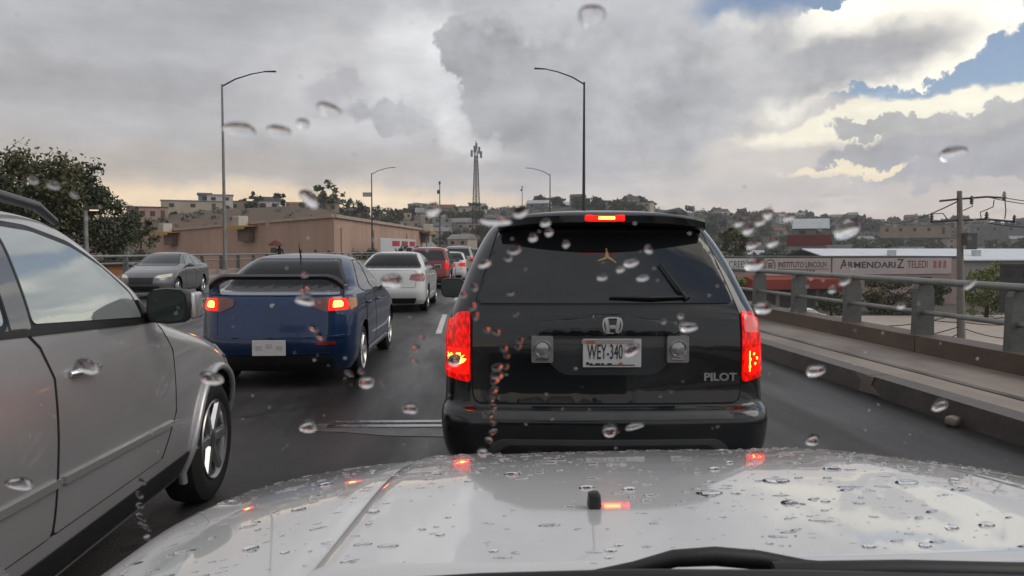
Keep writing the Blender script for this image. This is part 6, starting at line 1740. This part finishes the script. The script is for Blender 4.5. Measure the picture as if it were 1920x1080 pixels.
# drops on the outside of the windscreen
up_ = sdir_.normalized()
def on_screen(px, py):
    d = ray(px, py); o_ = Vector((0, 0, CAM_H)); t = (S0 - o_).dot(sn) / d.dot(sn)
    return o_ + d * t, t
def drop(q, px, py, w, h, ang=0.0, hh=.36, seg=16, rings=5):
    p_, t = on_screen(px, py)
    d = ray(px, py).normalized(); cosv = abs(d.dot(sn))
    w, h = w * .88, h * .74
    a = w / 2 / FPX * t; b = h / 2 / FPX * t / max(.3, cosv)
    ax = Vector((1, 0, 0)) * math.cos(ang) + up_ * math.sin(ang)
    bead(q, p_ + sn * .0008, sn, ax, a, b, min(a, b) * hh * 1.25, seg, rings, .35, .16)
BIG = [(448, 245, 70, 34, 0, 'raindrop with a dark top over the near left street lamp'), (522, 249, 56, 30, -.1, 'raindrop beside another one right of the near left street lamp'), (616, 208, 52, 34, -.2, 'raindrop in the sky right of the near left street lamp'), (568, 234, 26, 28, 0, 'small raindrop between two larger ones in the sky'),
       (1110, 32, 52, 62, .5, 'roundest raindrop at the top middle of the sky'), (1788, 290, 56, 32, .05, 'raindrop in the sky above the utility pole'), (1590, 432, 58, 46, .2, 'raindrop over the right hills above the white roof'), (812, 396, 36, 34, .1, 'raindrop over the far hill left of the lattice mast'),
       (928, 416, 66, 28, -.15, 'raindrop over the left roof corner of the black suv'), (908, 497, 34, 18, .6, 'raindrop on the left rear pillar of the black suv'), (1414, 497, 52, 30, .05, 'raindrop over the lettered wall next to the black suv'), (1432, 580, 44, 26, .05, 'raindrop just above the right tail light of the black suv'),
       (735, 530, 44, 40, -.2, 'raindrop over the rear of the white sedan'), (572, 566, 40, 26, -.1, 'raindrop beside the right tail light of the blue sedan'), (687, 720, 38, 26, .05, 'raindrop over the asphalt right of the blue sedan wheel'), (578, 803, 38, 28, -.2, 'raindrop over the asphalt in front of the silver crossover'),
       (769, 768, 32, 30, 0, 'raindrop over the expansion joint left of the black suv'), (852, 677, 34, 30, .1, 'raindrop over the left tail light of the black suv'), (1144, 810, 36, 28, .1, 'raindrop over the lower bumper of the black suv'), (1190, 802, 40, 14, .3, 'slanting raindrop streak right of the bumper drop'),
       (1184, 658, 34, 34, 0, 'raindrop over the license plate of the black suv'), (1292, 616, 36, 24, .1, 'raindrop over the right add on lamp of the black suv'), (1530, 698, 40, 28, .3, 'raindrop over the kerb right of the black suv'), (1764, 762, 32, 28, .5, 'raindrop over the kerb near the right edge'),
       (1524, 827, 34, 26, .3, 'raindrop over the asphalt right of the black suv bumper'), (165, 690, 46, 34, .1, 'raindrop around the front door handle of the silver crossover'), (395, 712, 46, 34, -.1, 'raindrop over the front wheel of the silver crossover'), (36, 910, 60, 26, 0, 'raindrop over the lower door of the silver crossover'),
       (1184, 496, 34, 18, .1, 'raindrop right of the gold sticker on the suv window'), (1206, 524, 26, 14, .1, 'raindrop low in the suv rear window right of the gold sticker'), (1164, 508, 18, 14, 0, 'small raindrop below right of the gold sticker'), (580, 375, 36, 46, .4, 'raindrop over the ridge houses left of the tallest tree'), (905, 850, 26, 18, 0, 'dark raindrop at the top left of the bonnet')]
for px, py, w, h, ang, lab in BIG:
    q = MB(); drop(q, px, py, w, h, ang); tag(q.build('raindrop', WATER, smooth=80), lab, 'raindrop', 'large raindrops on the windscreen')
TR = [(1130, 522, 16), (957, 552, 10), (930, 624, 12), (912, 620, 9), (932, 690, 16), (931, 705, 18), (929, 715, 14), (926, 733, 11), (923, 750, 9), (924, 765, 10), (921, 780, 10), (922, 796, 10), (923, 812, 12), (918, 828, 12), (975, 640, 11), (972, 652, 10), (945, 655, 11), (950, 668, 10), (966, 590, 9), (885, 577, 11), (892, 595, 12), (888, 540, 12), (870, 555, 11), (947, 690, 9),
      (580, 545, 12), (570, 517, 12), (572, 552, 14), (588, 618, 14), (597, 632, 12), (790, 636, 9), (782, 654, 11), (780, 680, 9), (676, 698, 11), (655, 702, 11), (718, 722, 9), (264, 905, 12), (262, 930, 12), (264, 950, 11), (266, 972, 13), (272, 990, 13), (278, 1010, 12), (1277, 595, 12), (1280, 608, 10), (1247, 605, 9), (978, 400, 20), (1022, 420, 18), (1030, 438, 16), (1215, 470, 16), (1060, 460, 14),
      (962, 470, 18), (955, 485, 14), (1000, 448, 16), (1385, 420, 18), (1404, 432, 22), (1440, 404, 24), (1410, 462, 20), (1450, 456, 26), (1426, 418, 18), (1480, 410, 20), (100, 350, 15), (62, 340, 12), (140, 368, 11), (1560, 545, 16), (1585, 530, 18), (1820, 535, 16), (1690, 575, 16)]
def drop_place(px, py):
    if 840 < px < 905: return 'over the left rear edge of the black suv'
    if 905 <= px < 955 and py > 600: return 'in the chain down the left of the suv tailgate'
    if 905 <= px < 1000 and py > 500: return 'left on the black suv tailgate or window'
    if 950 < px < 1320 and py < 560: return 'over the rear window of the black suv'
    if 1230 < px < 1300: return 'over the right part of the black suv tailgate'
    if px > 1320 and py < 475: return 'over the right hills next to the black suv'
    if px > 1320: return 'over the bridge railing at the right'
    if px < 200: return 'over the dark trees at the left'
    if px < 320: return 'in the short chain under the silver crossover'
    if px < 640: return 'over the blue sedan'
    return 'over the asphalt between blue sedan and black suv'
for px, py, s in TR:
    q = MB(); flat_ = (840 < px < 1000) or px < 800
    drop(q, px + rb.uniform(-2, 2), py, s * rb.uniform(1.0, 1.35) * (1.2 if flat_ else 1), s * rb.uniform(1.0, 1.5) * (1.2 if flat_ else 1), rb.uniform(-.4, .4), .095 if flat_ else .30, seg=14, rings=6)
    tag(q.build('raindrop', WATER, smooth=80), 'small raindrop on the windscreen ' + drop_place(px, py), 'raindrop', 'small raindrops ' + drop_place(px, py))
q = MB()
for _ in range(190):
    px, py = rb.uniform(-40, 1960), rb.choice([rb.uniform(380, 860), rb.uniform(380, 860), rb.uniform(0, 1060)])
    s = rb.choice([2.5, 3, 3, 4, 4, 5]) * (1.0 if py > 450 else 1.2)
    drop(q, px, py, s * rb.uniform(.8, 1.6), s, rb.uniform(-1, 1), seg=8, rings=2)
tag(q.build('rain_specks', WATER, smooth=80), 'fine rain specks all over the windscreen', kind='stuff')
# short streaks of falling rain caught by the light
for o in list(COL.objects):
    if o.type == 'MESH' and o.parent is None and not o.get('kind') and not o.get('label'): print('NOLABEL', o.name)

# ------------------------------------------------------------------ damp air over the valley
q = MB(); q.box((0, 0, 44), (1960, 1960, 102))
hzm = bpy.data.materials.new('haze_air'); hzm.use_nodes = True
nt = hzm.node_tree; nt.nodes.clear()
pv_ = nt.nodes.new('ShaderNodeVolumePrincipled'); pv_.inputs['Color'].default_value = (.86, .87, .90, 1); pv_.inputs['Density'].default_value = HAZE; pv_.inputs['Anisotropy'].default_value = .2
om_ = nt.nodes.new('ShaderNodeOutputMaterial'); nt.links.new(pv_.outputs[0], om_.inputs['Volume'])
tag(q.build('haze', hzm), 'thin damp haze over the valley', kind='stuff')
